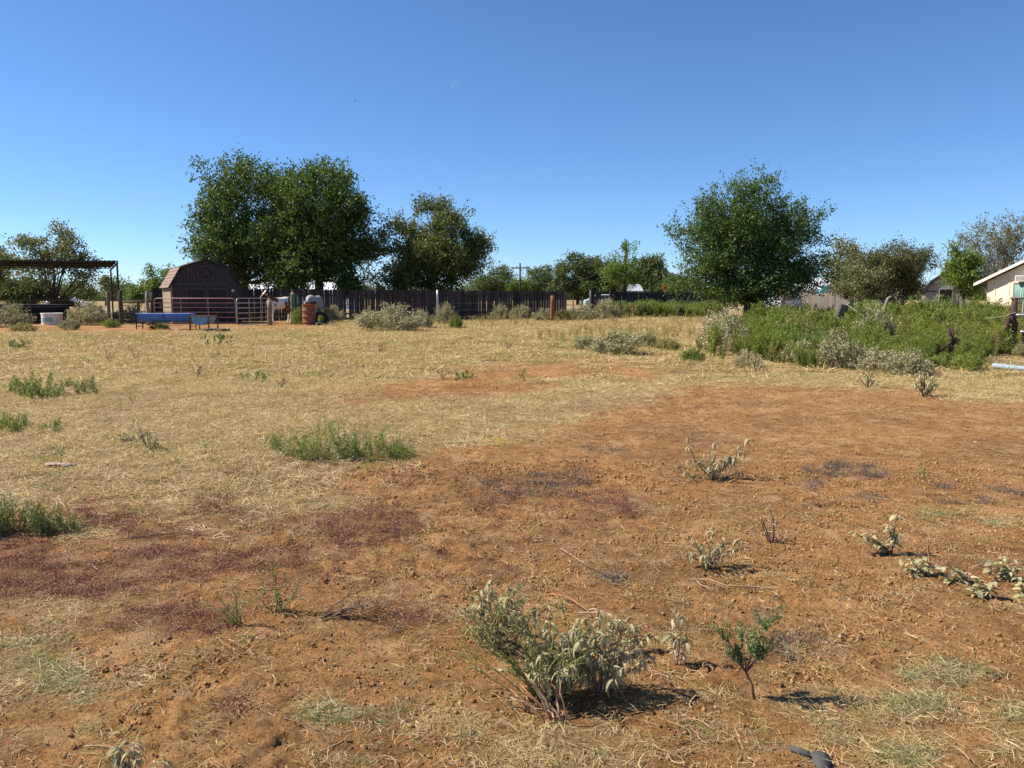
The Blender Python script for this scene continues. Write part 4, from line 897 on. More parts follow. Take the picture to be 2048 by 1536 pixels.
# barrel on a red tub, tyre behind
p = P(615, 651); bt = thing('rusty_barrel', 'rusty orange drum barrel standing on a red tub', 'barrel', (p.x, p.y + .3, p.z + .12))
tnt = NT('rust_orange_barrel'); tc = tnt.n('ShaderNodeTexCoord').outputs['Object']
mp = tnt.n('ShaderNodeMapping'); mp.inputs['Scale'].default_value = (1, 1, 3); tnt.l(tc, mp.inputs[0])
cb = tnt.ramp(tnt.noise(3.2, 5, .6, mp.outputs[0]), [(.42, (.30, .085, .028)), (.52, (.19, .06, .025)), (.58, (.20, .15, .115)), (.7, (.08, .04, .025))])
M['barrel'] = tnt.done(tnt.pbsdf(cb, .8, .3))
mb = MB(); mb.lathe([(.001, 0), (.31, 0), (.32, .02), (.305, .04), (.305, .28), (.322, .3), (.305, .32), (.305, .56), (.322, .58), (.305, .6), (.305, .86), (.32, .88), (.31, .9), (.30, .86), (.001, .86)], 28); mb.build('drum', M['barrel'], bt, True)
for z in (.3, .58, .885): mb = MB(); mb.tube([(.322 * math.cos(a), .322 * math.sin(a), z) for a in [6.2832 * i / 28 for i in range(29)]], .011, 5); mb.build('hoop', M['rust'], bt, True)
mb = MB(); mb.lathe([(.001, 0), (.24, 0), (.27, .13), (.29, .14), (.29, .17), (.26, .16), (.001, .13)], 24, (p.x, p.y + .3, p.z - .03)); tag(mb.build('red_tub', M['red_tub'], None, True), 'faded red tub under the rusty barrel', 'tub')
mb = MB(); mb.beam((p.x - .2, p.y + .1, p.z + 1.17), (p.x + .1, p.y + .25, p.z + 1.045), .05, .025); tag(mb.build('white_stick', M['white']), 'short white stick lying on top of the rusty barrel', 'stick')
mb = MB(); mb.lathe([(.001, 0), (.27, 0), (.28, .05), (.25, .12), (.001, .13)], 20, (p.x + .1, p.y + .35, p.z + 1.03)); tag(mb.build('dark_bowl', M['rubber'], None, True), 'dark bowl sitting upside down on the rusty barrel', 'bowl')
def torus(c, R0, r0, tilt, name, m, label, cat):
    mb = MB(); E = Euler(tilt).to_matrix(); mb.tube([Vector(c) + E @ Vector((R0 * math.cos(a), R0 * math.sin(a), 0)) for a in [6.2832 * i / 24 for i in range(25)]], r0, 10, False); return tag(mb.build(name, m, None, True), label, cat)
torus((p.x + .5, p.y + .55, p.z + .32), .27, .1, (R(75), 0, R(20)), 'old_tyre', M['rubber'], 'black tyre leaning upright behind the rusty barrel', 'tyre')
torus((p.x + .62, p.y + .15, p.z + .08), .24, .09, (0, 0, 0), 'old_tyre', M['rubber'], 'black tyre lying flat right of the rusty barrel', 'tyre')
# hose
hz = XYZ(588, 588, 37.8); mb = MB(); g = np.random.default_rng(4)
for k in range(8):
    w = .12 + .035 * k + g.normal() * .02; dz = .55 + .06 * k; off = g.normal() * .04
    mb.tube([(hz.x + off + w * math.sin(a) * (1 - .35 * (1 - math.cos(a)) / 2), hz.y - .14 + g.normal() * .01, hz.z - dz * (1 - math.cos(a)) / 2) for a in [6.2832 * i / 20 for i in range(21)]], .012, 6, False)
mb.tube([(hz.x + .2, hz.y - .14, hz.z - .8), (hz.x + .22, hz.y - .16, .5), (hz.x + .3, hz.y - .2, .25)], .016, 6)
tag(mb.build('garden_hose', M['hose'], None, True), 'coiled green hose hanging on a wooden post', 'hose')

# ------------------------------------------------------------------ horses
def loft(mb, secs, n=14):
    """secs: (centre, rx, rz, axis angle in the xz plane) rings across local y."""
    b = len(mb.v)
    for (cx, cy, cz), ry, rz_, an in secs:
        for j in range(n):
            a = 6.2832 * j / n; v = math.sin(a) * rz_; mb.v.append((cx - v * math.sin(an), cy + ry * math.cos(a), cz + v * math.cos(an)))
    k = len(secs)
    for i in range(k - 1):
        for j in range(n): j2 = (j + 1) % n; mb.f.append((b + i * n + j, b + i * n + j2, b + (i + 1) * n + j2, b + (i + 1) * n + j))
    mb.f.append(tuple(b + j for j in range(n))[::-1]); mb.f.append(tuple(b + (k - 1) * n + j for j in range(n)))
def horse(loc, rz, coat, mane, label, head='up', s=1.0):
    root = thing('horse', label, 'horse', loc, rz); root.scale = (s,) * 3; mb = MB()
    # local +x is forward
    loft(mb, [((-.86, 0, 1.16), .10, .13, 0), ((-.78, 0, 1.18), .22, .24, 0), ((-.6, 0, 1.17), .29, .31, 0), ((-.3, 0, 1.11), .30, .32, 0), ((0, 0, 1.08), .30, .33, 0), ((.3, 0, 1.1), .28, .33, 0), ((.52, 0, 1.13), .24, .33, 0), ((.68, 0, 1.12), .17, .25, 0), ((.76, 0, 1.1), .08, .14, 0)])
    if head == 'up':
        loft(mb, [((.42, 0, 1.22), .17, .27, -.6), ((.62, 0, 1.36), .13, .22, -.75), ((.78, 0, 1.52), .10, .17, -.9), ((.90, 0, 1.66), .085, .13, -1.0)])
        loft(mb, [((.84, 0, 1.76), .07, .08, .6), ((.92, 0, 1.70), .10, .125, .6), ((1.05, 0, 1.60), .09, .12, .65), ((1.18, 0, 1.48), .065, .085, .7), ((1.30, 0, 1.36), .055, .07, .75), ((1.36, 0, 1.30), .045, .05, .75)])
        er = [(.86, 1.80)]
    else:
        loft(mb, [((.42, 0, 1.18), .17, .26, 0), ((.68, 0, 1.10), .13, .21, .5), ((.88, 0, .94), .10, .16, .8), ((1.0, 0, .78), .085, .13, 1.0)])
        loft(mb, [((1.0, 0, .84), .08, .10, 1.2), ((1.05, 0, .72), .10, .12, 1.25), ((1.08, 0, .56), .085, .11, 1.3), ((1.1, 0, .38), .06, .08, 1.35), ((1.11, 0, .28), .05, .055, 1.4)])
        er = [(.96, .93)]
    for sy in (-1, 1):
        x = .52 + .04 * sy; mb.tube([(x, .16 * sy, 1.05), (x - .02, .16 * sy, .85), (x, .15 * sy, .66), (x, .15 * sy, .52), (x, .15 * sy, .46), (x, .15 * sy, .26), (x + .01, .15 * sy, .14), (x + .05, .15 * sy, .07), (x + .06, .15 * sy, .0)], [.15, .12, .08, .058, .055, .036, .05, .045, .06], 10)
        x = -.66 + .05 * sy; mb.tube([(x, .16 * sy, 1.1), (x + .08, .17 * sy, .86), (x - .02, .16 * sy, .68), (x - .14, .15 * sy, .54), (x - .12, .15 * sy, .46), (x - .08, .15 * sy, .26), (x - .06, .15 * sy, .14), (x - .02, .15 * sy, .07), (x - .01, .15 * sy, .0)], [.22, .17, .11, .065, .06, .04, .05, .045, .06], 10)
        mb.tube([(er[0][0], .05 * sy, er[0][1] - .05), (er[0][0] + .01, .07 * sy, er[0][1] + .04), (er[0][0] + .01, .075 * sy, er[0][1] + .1)], [.035, .03, .008], 6)
    o = mb.build('body', coat, root, True); rm = o.modifiers.new('remesh', 'REMESH'); rm.mode = 'VOXEL'; rm.voxel_size = .022; rm.use_smooth_shade = True
    sm = o.modifiers.new('smooth', 'SMOOTH'); sm.iterations = 4; sm.factor = .5
    m2 = MB(); g = np.random.default_rng(8)
    neck = [(.86, 1.80), (.76, 1.68), (.62, 1.55), (.48, 1.44), (.38, 1.38)] if head == 'up' else [(.9, .98), (.78, 1.16), (.62, 1.3), (.45, 1.4)]
    for i in range(len(neck) - 1):
        for k in range(9):
            t_ = k / 9; x = neck[i][0] * (1 - t_) + neck[i + 1][0] * t_; z = neck[i][1] * (1 - t_) + neck[i + 1][1] * t_
            m2.tube([(x, 0, z), (x + .0, .07, z + .01), (x - .01, .13 + g.random() * .02, z - .12), (x - .01, .14, z - .24 - .08 * g.random())], [.02, .02, .016, .004], 5)
    m2.build('mane', mane, root, True)
    m3 = MB()
    for k in range(14):
        dy = g.normal() * .03; dx = g.normal() * .025; m3.tube([(-.85, dy * .4, 1.30), (-.95 + dx * .4, dy * .6, 1.22), (-.98 + dx, dy, .9), (-.96 + dx * 1.4, dy * 1.4, .5 + .1 * g.random())], [.03, .035, .03, .005], 5)
    m3.build('tail', mane, root, True)
    for sy in (-1, 1):
        q = MB(); e = (1.0, .088 * sy, 1.665) if head == 'up' else (1.04, .088 * sy, .70); q.tube([(e[0], e[1] - .008 * sy, e[2]), (e[0], e[1] + .012 * sy, e[2])], [.018, .012], 8); q.build('eye', M['black'], root, True)
    return root
tp = NT('paint_horse_coat'); tc = tp.n('ShaderNodeTexCoord').outputs['Object']
nz = tp.noise(1.9, 1.5, .4, tc); sx = tp.n('ShaderNodeSeparateXYZ'); tp.l(tc, sx.inputs[0])
br = tp.math('ADD', nz, tp.math('MULTIPLY', tp.math('LESS_THAN', sx.outputs[0], -.45), .2)); br = tp.math('SUBTRACT', br, tp.math('MULTIPLY', tp.math('LESS_THAN', sx.outputs[2], .5), .3))
cc_ = tp.ramp(br, [(.50, (.72, .66, .58)), (.53, (.16, .065, .03))])
face = tp.math('MULTIPLY', tp.math('GREATER_THAN', sx.outputs[0], .86), tp.math('GREATER_THAN', tp.math('ABSOLUTE', sx.outputs[1]), .045))
M['paint_coat'] = tp.done(tp.pbsdf(tp.mix(face, cc_, (.13, .055, .03)), .6, .3))
M['grey_coat'] = simple('shaded_grey_horse_coat', (.34, .33, .33), (.24, .23, .23), 5, .6, .3)  # grey coat darkened so its colour carries the shade over the horse
M['mane_brown'] = simple('brown_mane', (.09, .04, .025), (.05, .025, .02), 10, .6, .3); M['mane_grey'] = simple('grey_mane', (.34, .32, .31), (.22, .2, .2), 10, .6, .3)
hA = GD(560, 39.5); horse((hA.x, hA.y, hA.z), R(-122), M['paint_coat'], M['mane_brown'], 'brown and white paint horse looking over the silver gate', 'up', .93)
hB = GD(632, 40.2); horse((hB.x, hB.y, hB.z), R(83), M['grey_coat'], M['mane_grey'], 'grey horse seen from behind next to the rusty barrel', 'down', .98)

# ------------------------------------------------------------------ right edge: pipe panel, implement, pipe
pp = P(2030, 704); pn = thing('pipe_panel', 'dark pipe panel with red and white plate at right edge', 'panel', pp)
k_ = pp.y / F
def lx(px, py): q = XYZ(px, py, pp.y); return q.x - pp.x, q.z - pp.z
for px in (2026, 2040):
    x, _ = lx(px, 650); z = lx(px, 596 if px < 2030 else 632)[1]; mb = MB(); mb.tube([(x, .0 if px < 2030 else -.25, -.1), (x, .0 if px < 2030 else -.25, z)], .075, 10); mb.build('upright', M['dark_rust'], pn, True)
for py, y_ in ((596, 0), (630, -.1), (663, -.25)):
    x0, z = lx(2022 if py < 600 else 2028, py); x1 = lx(2120, py)[0]; mb = MB(); mb.tube([(x0, y_, z), (x1, y_, z)], .035, 8); mb.build('rail', M['galv'] if py != 596 else M['wood_grey'], pn, True)
x0, z0 = lx(2034, 626); x1, z1 = lx(2075, 604); mb = MB(); mb.box(x0, x1, -.2, -.185, z0, z1); pl = mb.build('white_plate', M['white'], pn, bevel=.01)
x0, z0 = lx(2037, 623); x1, z1 = lx(2072, 607); mb = MB(); mb.box(x0, x1, -.206, -.201, z0, z1); mb.build('red_face', M['sign_red'], pl)
mb = MB(); x, z = lx(2014, 640); mb.tube([(x - .05, -.1, z - .5), (x - .06, -.1, z), (x + .02, -.1, z + .15), (x + .12, -.1, z - .1), (x + .16, -.1, z - .4)], [.07, .08, .07, .1, .06], 8); mb.build('latch_gear', M['dark_rust'], pn, True)
ip = P(1912, 722); im = thing('rusty_implement', 'rusty brown farm implement half buried in the weeds', 'farm implement', ip)
def q3(px, py, dy=0.0): q = XYZ(px, py, ip.y + dy); return (q.x - ip.x, q.y - ip.y, q.z - ip.z)
for a, b, r_, nm_ in ((q3(1897, 656), q3(1907, 690), .035, 'arm'), (q3(1905, 655, .2), q3(1905, 700, .1), .025, 'arm'), (q3(1907, 685), q3(1942, 712), .04, 'beam'), (q3(1880, 700), q3(1912, 680), .025, 'draw_bar'), (q3(1906, 690), q3(1890, 722), .03, 'arm'), (q3(1942, 712), q3(1936, 740), .05, 'shank')):
    mb = MB(); mb.tube([a, ((a[0] + b[0]) / 2, (a[1] + b[1]) / 2, (a[2] + b[2]) / 2 + .01), b], r_, 7); mb.build(nm_, M['dark_rust'], im, True)
c = Vector(q3(1912, 688)); mb = MB(); mb.tube([c + Vector((.13 * math.cos(a), .05 * math.sin(a), .13 * math.sin(a))) for a in [6.2832 * i / 16 for i in range(17)]], .025, 6, False); mb.build('wheel', M['dark_rust'], im, True)
for k in range(7):
    c = Vector(q3(1938 + (k % 2) * 2, 716 + k * 4)); mb = MB(); mb.tube([c + Vector((.05 * math.cos(a), .02 * math.sin(a) * (1 if k % 2 else -1), .045 * math.sin(a))) for a in [6.2832 * i / 10 for i in range(11)]], .012, 5, False); mb.build('chain_link', M['wood_grey'], im, True)
a = P(1987, 738); b = P(2150, 756); mb = MB(); mb.tube([a + Vector((0, 0, .07)), b + Vector((0, 0, .07))], .06, 14, False); mb.tube([a.lerp(b, .31) + Vector((0, 0, .07)), a.lerp(b, .325) + Vector((0, 0, .07))], .066, 14, False)
tag(mb.build('grey_pipe', M['pipe'], None, True), 'pale blue grey pipe lying on the grass at right', 'pipe')

# ------------------------------------------------------------------ distance: sign, poles, buildings, vehicles
sd = 62; sp_ = GD(1331, sd); sg = thing('diamond_sign', 'yellow diamond stop ahead sign beyond the right fence', 'road sign', sp_)
c = XYZ(1331, 575, sd) - sp_; mb = MB(); hw = 9 * sd / F
mb.prism([(c.x - hw, c.z), (c.x, c.z - hw), (c.x + hw, c.z), (c.x, c.z + hw)], -.01, .01); face_ = mb.build('sign_face', M['yellow'], sg)
mb = MB(); mb.prism([(c.x + hw * .42 * math.cos(a), c.z - hw * .18 + hw * .42 * math.sin(a)) for a in [6.2832 * (i + .5) / 8 for i in range(8)]], -.016, -.011); mb.build('stop_symbol', M['sign_red'], face_)
mb = MB(); u = hw
mb.prism([(c.x - u * .06, c.z + u * .3), (c.x + u * .06, c.z + u * .3), (c.x + u * .06, c.z + u * .55), (c.x + u * .16, c.z + u * .55), (c.x, c.z + u * .78), (c.x - u * .16, c.z + u * .55), (c.x - u * .06, c.z + u * .55)], -.016, -.011); mb.build('arrow_symbol', M['black'], face_)
mb = MB(); mb.box(-.03, .03, .012, .05, -.1, c.z + .2); mb.build('sign_post', M['galv'], sg)
def pole(px, pyt, D, label, arm=True):
    p = GD(px, D); H = XYZ(px, pyt, D).z - p.z; root = thing('utility_pole', label, 'utility pole', p); mb = MB(); mb.tube([(0, 0, -.2), (0, 0, H)], [.17, .11], 8); mb.build('pole_shaft', M['bark'], root, True)
    if arm:
        mb = MB(); mb.box(-1.2, 1.2, -.2, -.1, H - .75, H - .6); mb.build('cross_arm', M['bark'], root)
        for x in (-1.1, -.5, .5, 1.1): mb = MB(); mb.tube([(x, -.15, H - .6), (x, -.15, H - .4)], [.04, .06], 6); mb.build('insulator', M['galv'], root, True)
    return p, H
pA, hA_ = pole(1040, 526, 105, 'wooden utility pole with cross arm beyond the fence'); pB, hB_ = pole(1249, 481, 80, 'plain tall pole rising through the wispy bright tree', False)
mb = MB()
for (dx, dz) in ((-1.1, -.4), (1.1, -.4), (0, -2.2)):
    for q0, q1 in ((Vector((pB.x + dx, pB.y, pB.z + hB_ + dz)), Vector((pA.x + dx, pA.y, pA.z + hA_ + dz))), (Vector((pA.x + dx, pA.y, pA.z + hA_ + dz)), Vector((pA.x - 60 + dx, pA.y + 14, pA.z + hA_ + 1 + dz))), (Vector((pA.x - 60 + dx, pA.y + 14, pA.z + hA_ + 1 + dz)), Vector((-130 + dx, 150, pA.z + hA_ + 2 + dz)))):
        mb.tube([q0.lerp(q1, t_) - Vector((0, 0, 1.2 * 4 * t_ * (1 - t_))) for t_ in [i / 10 for i in range(11)]], .006, 4, False)
tag(mb.build('power_lines', M['wire']), 'thin power lines strung across the sky beyond the trees', 'power line')

def building(px0, px1, D, zt, zr, dep, wallm, roofm, label, name='farm_building', wins=2):
    a = GD(px0, D); b = GD(px1, D); L = b.x - a.x; root = thing(name, label, 'building', a)
    mb = MB(); mb.box(0, L, 0, dep, -.5, zt); mb.build('wall', wallm, root)
    for s in (0, 1):
        mb = MB(); y0, y1 = (-.4, dep / 2) if s == 0 else (dep + .4, dep / 2); b0 = 0
        mb.v = [(-.4, y0, zt), (L + .4, y0, zt), (L + .4, y1, zr), (-.4, y1, zr), (-.4, y0, zt + .12), (L + .4, y0, zt + .12), (L + .4, y1, zr + .12), (-.4, y1, zr + .12)]
        mb.f = [(0, 1, 2, 3), (4, 5, 6, 7), (0, 1, 5, 4), (1, 2, 6, 5), (2, 3, 7, 6), (3, 0, 4, 7)]; mb.build('roof', roofm, root)
    for i in range(wins):
        x = L * (i + 1) / (wins + 1); mb = MB(); mb.box(x - .6, x + .6, -.04, -.003, .9, 2.0); f = mb.build('window', M['white'], root); mb = MB(); mb.box(x - .52, x + .52, -.055, -.041, .98, 1.92); mb.build('pane', M['glass'], f)
    return root
M['white_metal'] = simple('white_metal_sheet', (0.82, 0.82, 0.80), (0.72, 0.72, 0.70), 3, .4, .4)
M['turq'] = simple('turquoise_paint', (0.05, .42, .46), (.04, .32, .36), 3, .6, .3)
M['grey_roof'] = simple('pale_grey_roof', (0.42, .44, .46), (.32, .34, .36), 3, .7, .3)
building(455, 700, 88, 2.0, 3.1, 7, M['white_metal'], M['white_metal'], 'long white metal building glimpsed under the twin trees')
building(1254, 1278, 98, 1.9, 2.8, 5, M['wood_dark'], M['grey_roof'], 'small grey roofed hut above the right fence', 'small_hut', 1)
building(1560, 1630, 92, 2.0, 2.9, 7, M['grey_roof'], M['white_metal'], 'white building seen through the lower right of the big tree')
building(1636, 1690, 100, 2.6, 3.6, 7, M['turq'], M['white_metal'], 'turquoise building seen right of the big tree')
building(1735, 1800, 90, 3.2, 4.6, 7, M['white_metal'], M['white_metal'], 'white building glimpsed through the dark shrubby tree')
def vehicle(px, D, m, label, kind='car', rz=0.0, L=4.4):
    p = GD(px, D); root = thing('parked_' + kind, label, kind, p, rz); mb = MB(); H = 1.45 if kind == 'car' else 1.85
    pf_ = [(-L / 2, .35), (L / 2, .35), (L / 2, .75), (L / 2 - .1, .85), (L * .27, .95), (L * .12, H), (-L * .25, H), (-L * .42, .98), (-L / 2, .9)]
    if kind == 'truck': pf_ = [(-L / 2, .45), (L / 2, .45), (L / 2, .95), (L * .25, 1.15), (L * .12, H), (-L * .12, H), (-L * .15, 1.15), (-L / 2, 1.15)]
    mb.prism(pf_, -.85, .85); mb.build('body', m, root, bevel=.06)
    mb = MB(); mb.prism([(L * .21, .97), (L * .1, H - .1), (-L * .1 if kind == 'truck' else -L * .23, H - .1), (-L * .12 if kind == 'truck' else -L * .36, .99)] if kind == 'car' else [(L * .2, 1.17), (L * .1, H - .1), (-L * .1, H - .1), (-L * .12, 1.17)], -.86, .86); mb.build('side_window', M['glass'], root)
    for x in (-L * .31, L * .31):
        for y in (-.78, .78):
            mb = MB(); mb.tube([(x, y - .1, .33), (x, y + .1, .33)], .33, 18); w = mb.build('wheel', M['rubber'], root, True); q = MB(); q.tube([(x, y - .11, .33), (x, y + .11, .33)], .18, 12); q.build('rim', M['galv'], w, True)
    for y in (-.6, .6): mb = MB(); mb.box(L / 2 - .03, L / 2 + .01, y - .12, y + .12, .68, .8); mb.build('headlight', M['white'], root)
    return root
vehicle(1213, 74, simple('pale_blue_car_paint', (.45, .55, .58), (.42, .52, .55), 2, .3, .5), 'pale car parked beyond the fence gap', 'car')
vehicle(842, 80, M['red_tub'], 'red and white pickup glimpsed under the ragged olive tree', 'truck', L=4.0)
vehicle(141, 92, M['white_metal'], 'white car far behind the airy tree at left', 'car')
# pale hay or gravel heap at the far roadside
road = MB(); n = 40
for i in range(n + 1):
    x = -120 + 240 * i / n; y = 84 + .05 * x; road.v += [(x, y - 2.6, float(terr(x, y - 2.6)) + .03), (x, y + 2.6, float(terr(x, y + 2.6)) + .03)]
road.f = [(2 * i, 2 * i + 2, 2 * i + 3, 2 * i + 1) for i in range(n)]
tag(road.build('far_road', simple('pale_gravel_road', (.55, .5, .42), (.42, .38, .32), 2, .9)), 'pale gravel road crossing beyond the fences', None, None, 'structure')

# bird
bd = thing('flying_bird', 'small dark bird flying high above the twin trees', 'bird', XYZ(710, 202, 170), R(30)); mb = MB()
mb.tube([(-.22, 0, 0), (-.1, 0, .01), (.05, 0, .02), (.14, 0, .03), (.2, 0, .03)], [.01, .05, .06, .035, .008], 8); mb.build('body', M['black'], bd, True)
for s in (-1, 1):
    mb = MB(); mb.v = [(.08, .03 * s, .03), (-.06, .03 * s, .03), (.06, .25 * s, .1), (-.06, .25 * s, .09), (.0, .52 * s, .02), (.08, .03 * s, .018), (-.06, .03 * s, .018), (.06, .25 * s, .088), (-.06, .25 * s, .078)]
    mb.f = [(0, 1, 3, 2), (2, 3, 4), (5, 7, 8, 6), (7, 4, 8)]; mb.build('wing', M['black'], bd)

# ------------------------------------------------------------------ foreground plants with separate leaves
def leaf_mesh(g, L, W, a0, a1, fold=.25, seg=6, name='leaf'):
    V = []; Fc = []; x = 0; z = 0; ds = L / seg; tw = g.normal() * .5
    for i in range(seg + 1):
        t_ = i / seg; w = max(W / 2 * math.sin(math.pi * (.06 + .94 * t_)) ** .8, .0005) if 0 < i < seg else .0008
        c_, s_ = math.cos(tw * t_), math.sin(tw * t_)
        V += [(x, -w * c_, z + w * fold - w * s_), (x, 0, z), (x, w * c_, z + w * fold + w * s_)]
        an = a0 + (a1 - a0) * (t_ ** .7); x += ds * math.cos(an); z += ds * math.sin(an)
    for i in range(seg):
        b = i * 3; Fc += [(b, b + 1, b + 4, b + 3), (b + 1, b + 2, b + 5, b + 4)]
    me = bpy.data.meshes.new(name); me.from_pydata(V, [], Fc); me.materials.append(LF['woolly']); me.polygons.foreach_set('use_smooth', [True] * len(me.polygons)); me.update(); return me
gl = np.random.default_rng(5)
LM_droop = [leaf_mesh(gl, .06 + .02 * gl.random(), .0085 + .003 * gl.random(), .1, -1.9 - .3 * gl.random(), .6) for _ in range(5)] + [leaf_mesh(gl, .045, .009, -.1, -2.6, 1.0) for _ in range(2)] + [leaf_mesh(gl, .045, .010, .7, -1.2, .4) for _ in range(2)]
LF['deadleaf'] = leafmat('withered_tan_leaf', [(0.30, 0.21, 0.11), (0.46, 0.34, 0.19), (0.58, 0.45, 0.28)], .2, per='object')
for _ in range(2): me_ = leaf_mesh(gl, .05, .009, -.2, -2.4, 1.0); me_.materials[0] = LF['deadleaf']; LM_droop.append(me_)
LM_broad = [leaf_mesh(gl, .058, .023, .5, -.7 - .3 * gl.random(), .2) for _ in range(4)]
def curve_pts(a, b, sag, g, k=6, wob=.06):
    a = np.array(a); b = np.array(b); L = np.linalg.norm(b - a); w1 = g.normal(size=3) * wob * L; out = []
    for i in range(k):
        t_ = i / (k - 1); p_ = a * (1 - t_) + b * t_ + w1 * math.sin(math.pi * t_) + np.array([0, 0, sag * L]) * math.sin(math.pi * t_); out.append(p_)
    return out
def leafy_plant(name, label, base, stems, lm, per, stemm, r=.0035, seed=1, lscale=1.0, tipc=True, group=None, cat='plant', side_stem=None):
    """base world Vector; stems: list of (dx, dy, dz, sag) tips; leaves whorled near the tips"""
    g = np.random.default_rng(seed); root = thing(name, label, cat, base, 0, group); mb = MB(); n = 0
    for (dx, dy, dz, sag) in stems:
        c = curve_pts((g.normal() * .008, g.normal() * .008, -.01), (dx, dy, dz), sag, g); mb.tube([tuple(v) for v in c], [r * (1.25 - .17 * i) for i in range(len(c))], 6)
        nodes = [1 - .16 * q_ - .1 * g.random() for q_ in range(4)] if tipc else [.35, .6, .8, 1.0]
        yaw0 = g.random() * 6.28
        for k in range(per):
            t_ = max(.1, min(1, nodes[int(len(nodes) * g.random() ** 1.3)] + g.normal() * .015)); f = t_ * (len(c) - 1); i = min(int(f), len(c) - 2); p_ = c[i] * (1 - (f - i)) + c[i + 1] * (f - i)
            o = bpy.data.objects.new('leaf', lm[g.integers(0, len(lm))]); C.objects.link(o); o.parent = root; o.location = tuple(p_)
            o.rotation_euler = (g.normal() * .25, g.normal() * .35, yaw0 + 2.4 * k + g.normal() * .3); s_ = lscale * (.5 + .8 * g.random()); o.scale = (s_, s_ * (.8 + .4 * g.random()), s_)
    mb.build('stems', stemm, root, True)
    return root
def stems_px(base, tips, sagr=.1):
    out = []
    for tp_ in tips:
        px, py = tp_[:2]; dy = tp_[2] if len(tp_) > 2 else 0; q = XYZ(px, py, base.y + dy); out.append((q.x - base.x, dy, max(.01, q.z - base.z), sagr))
    return out
PG = 'grey green wilting plants on the bare soil'
# central big plant, three crowns and a woody base
b = P(1010, 1290)
leafy_plant('wilting_plant', 'drooping grey green plant, back left part of the central clump', b, stems_px(b, [(960, 1180), (985, 1150, .05), (1020, 1165), (1050, 1190), (945, 1215), (1000, 1200, .1), (1070, 1215, -.03), (970, 1240, -.05), (1030, 1225, -.1), (960, 1205, -.06), (1020, 1195, -.08), (940, 1250)]), LM_droop, 23, M['stem_tan'], .004, 41, 1.0, group=PG)
b = P(1200, 1385)
leafy_plant('wilting_plant', 'drooping grey green plant, right part of the central clump', b, stems_px(b, [(1180, 1240), (1225, 1235), (1260, 1250, .04), (1295, 1270), (1150, 1260, .05), (1210, 1270, -.05), (1250, 1300, -.04), (1180, 1300, -.06), (1300, 1310), (1140, 1310, .1), (1255, 1335, -.1), (1215, 1330, .1), (1240, 1270, -.02), (1280, 1290, -.06), (1165, 1275, -.08), (1200, 1310, -.12), (1230, 1360, -.12)]), LM_droop, 17, M['stem_tan'], .004, 42, 1.1, group=PG)
b = P(1190, 1300)
leafy_plant('wilting_plant', 'drooping grey green plant, back right part of the central clump', b, stems_px(b, [(1170, 1235), (1200, 1225), (1230, 1240), (1260, 1235, .03), (1290, 1255), (1310, 1275), (1220, 1260, -.05), (1150, 1250), (1270, 1280, -.05), (1130, 1270)]), LM_droop, 22, M['stem_tan'], .0035, 242, .95, group=PG)
b = P(1110, 1400)
leafy_plant('wilting_plant', 'drooping grey green plant, middle part of the central clump', b, stems_px(b, [(1090, 1250, .1), (1120, 1270), (1060, 1280, .05), (1140, 1300, -.03), (1085, 1310, -.05), (1120, 1340, -.08), (1050, 1320, .02), (1100, 1225, .05), (1150, 1330, -.1), (1080, 1350, -.1)]), LM_droop, 28, M['stem_tan'], .0035, 43, .9, group=PG)
# yellow green wiry stems fanning out of the woody base
def wiry(name, label, base, tips, m, leafm, r=.0025, seed=1, nl=16, ll=.016, sub=3, group=None, cat='plant', sagr=.08, bare=0, trunk=None):
    g = np.random.default_rng(seed); root = thing(name, label, cat, base, 0, group); mb = MB(); cs = []; ds = []; o0 = np.zeros(3)
    if trunk: q = XYZ(trunk[0], trunk[1], base.y); o0 = np.array((q - base)[:]); mb.tube([(0, 0, -.02), tuple(o0 * .5 + np.array([.006, 0, 0])), tuple(o0)], [.0062, .005, .0042], 7)
    for tp_ in tips:
        q = XYZ(tp_[0], tp_[1], base.y + (tp_[2] if len(tp_) > 2 else 0)); e = np.array((q - base)[:]); e[2] = max(e[2], .01); c = curve_pts((g.normal() * .01, g.normal() * .01, -.01) if trunk is None else tuple(o0), e, sagr, g)
        mb.tube([tuple(v) for v in c], [r * (1.3 - .18 * i) for i in range(len(c))], 5); L = np.linalg.norm(e - o0)
        segs = [c]
        for k in range(sub):
            i = g.integers(1 + 2 * bare, 5); d = unit(e + g.normal(size=3) * L * .6) * L * (.2 + .25 * g.random()); d[2] = abs(d[2]) * .8; c2 = [c[i] + d * t_ + np.array([0, 0, .02 * t_]) for t_ in (0, .5, 1)]
            mb.tube([tuple(v) for v in c2], [r * .7, r * .5, r * .25], 4); segs.append(c2)
        for s_ in segs:
            for k in range(nl):
                f = (g.random() if not bare or s_ is not c else .55 + .45 * g.random()) * (len(s_) - 1); i = min(int(f), len(s_) - 2); cs.append(s_[i] * (1 - f + i) + s_[i + 1] * (f - i) + g.normal(size=3) * .005); ds.append(g.normal(size=3) + unit(e) * .8)
    mb.build('stems', m, root, True)
    if nl:
        cs = np.array(cs); ds = np.array(ds); V, Qd = leaves(cs, ds, ll * (.6 + .8 * g.random(len(cs))), ll * .32, g); link('foliage', from_np('foliage', V, Qd), leafm, root)['kind'] = 'stuff'
    return root
b = P(1075, 1405)
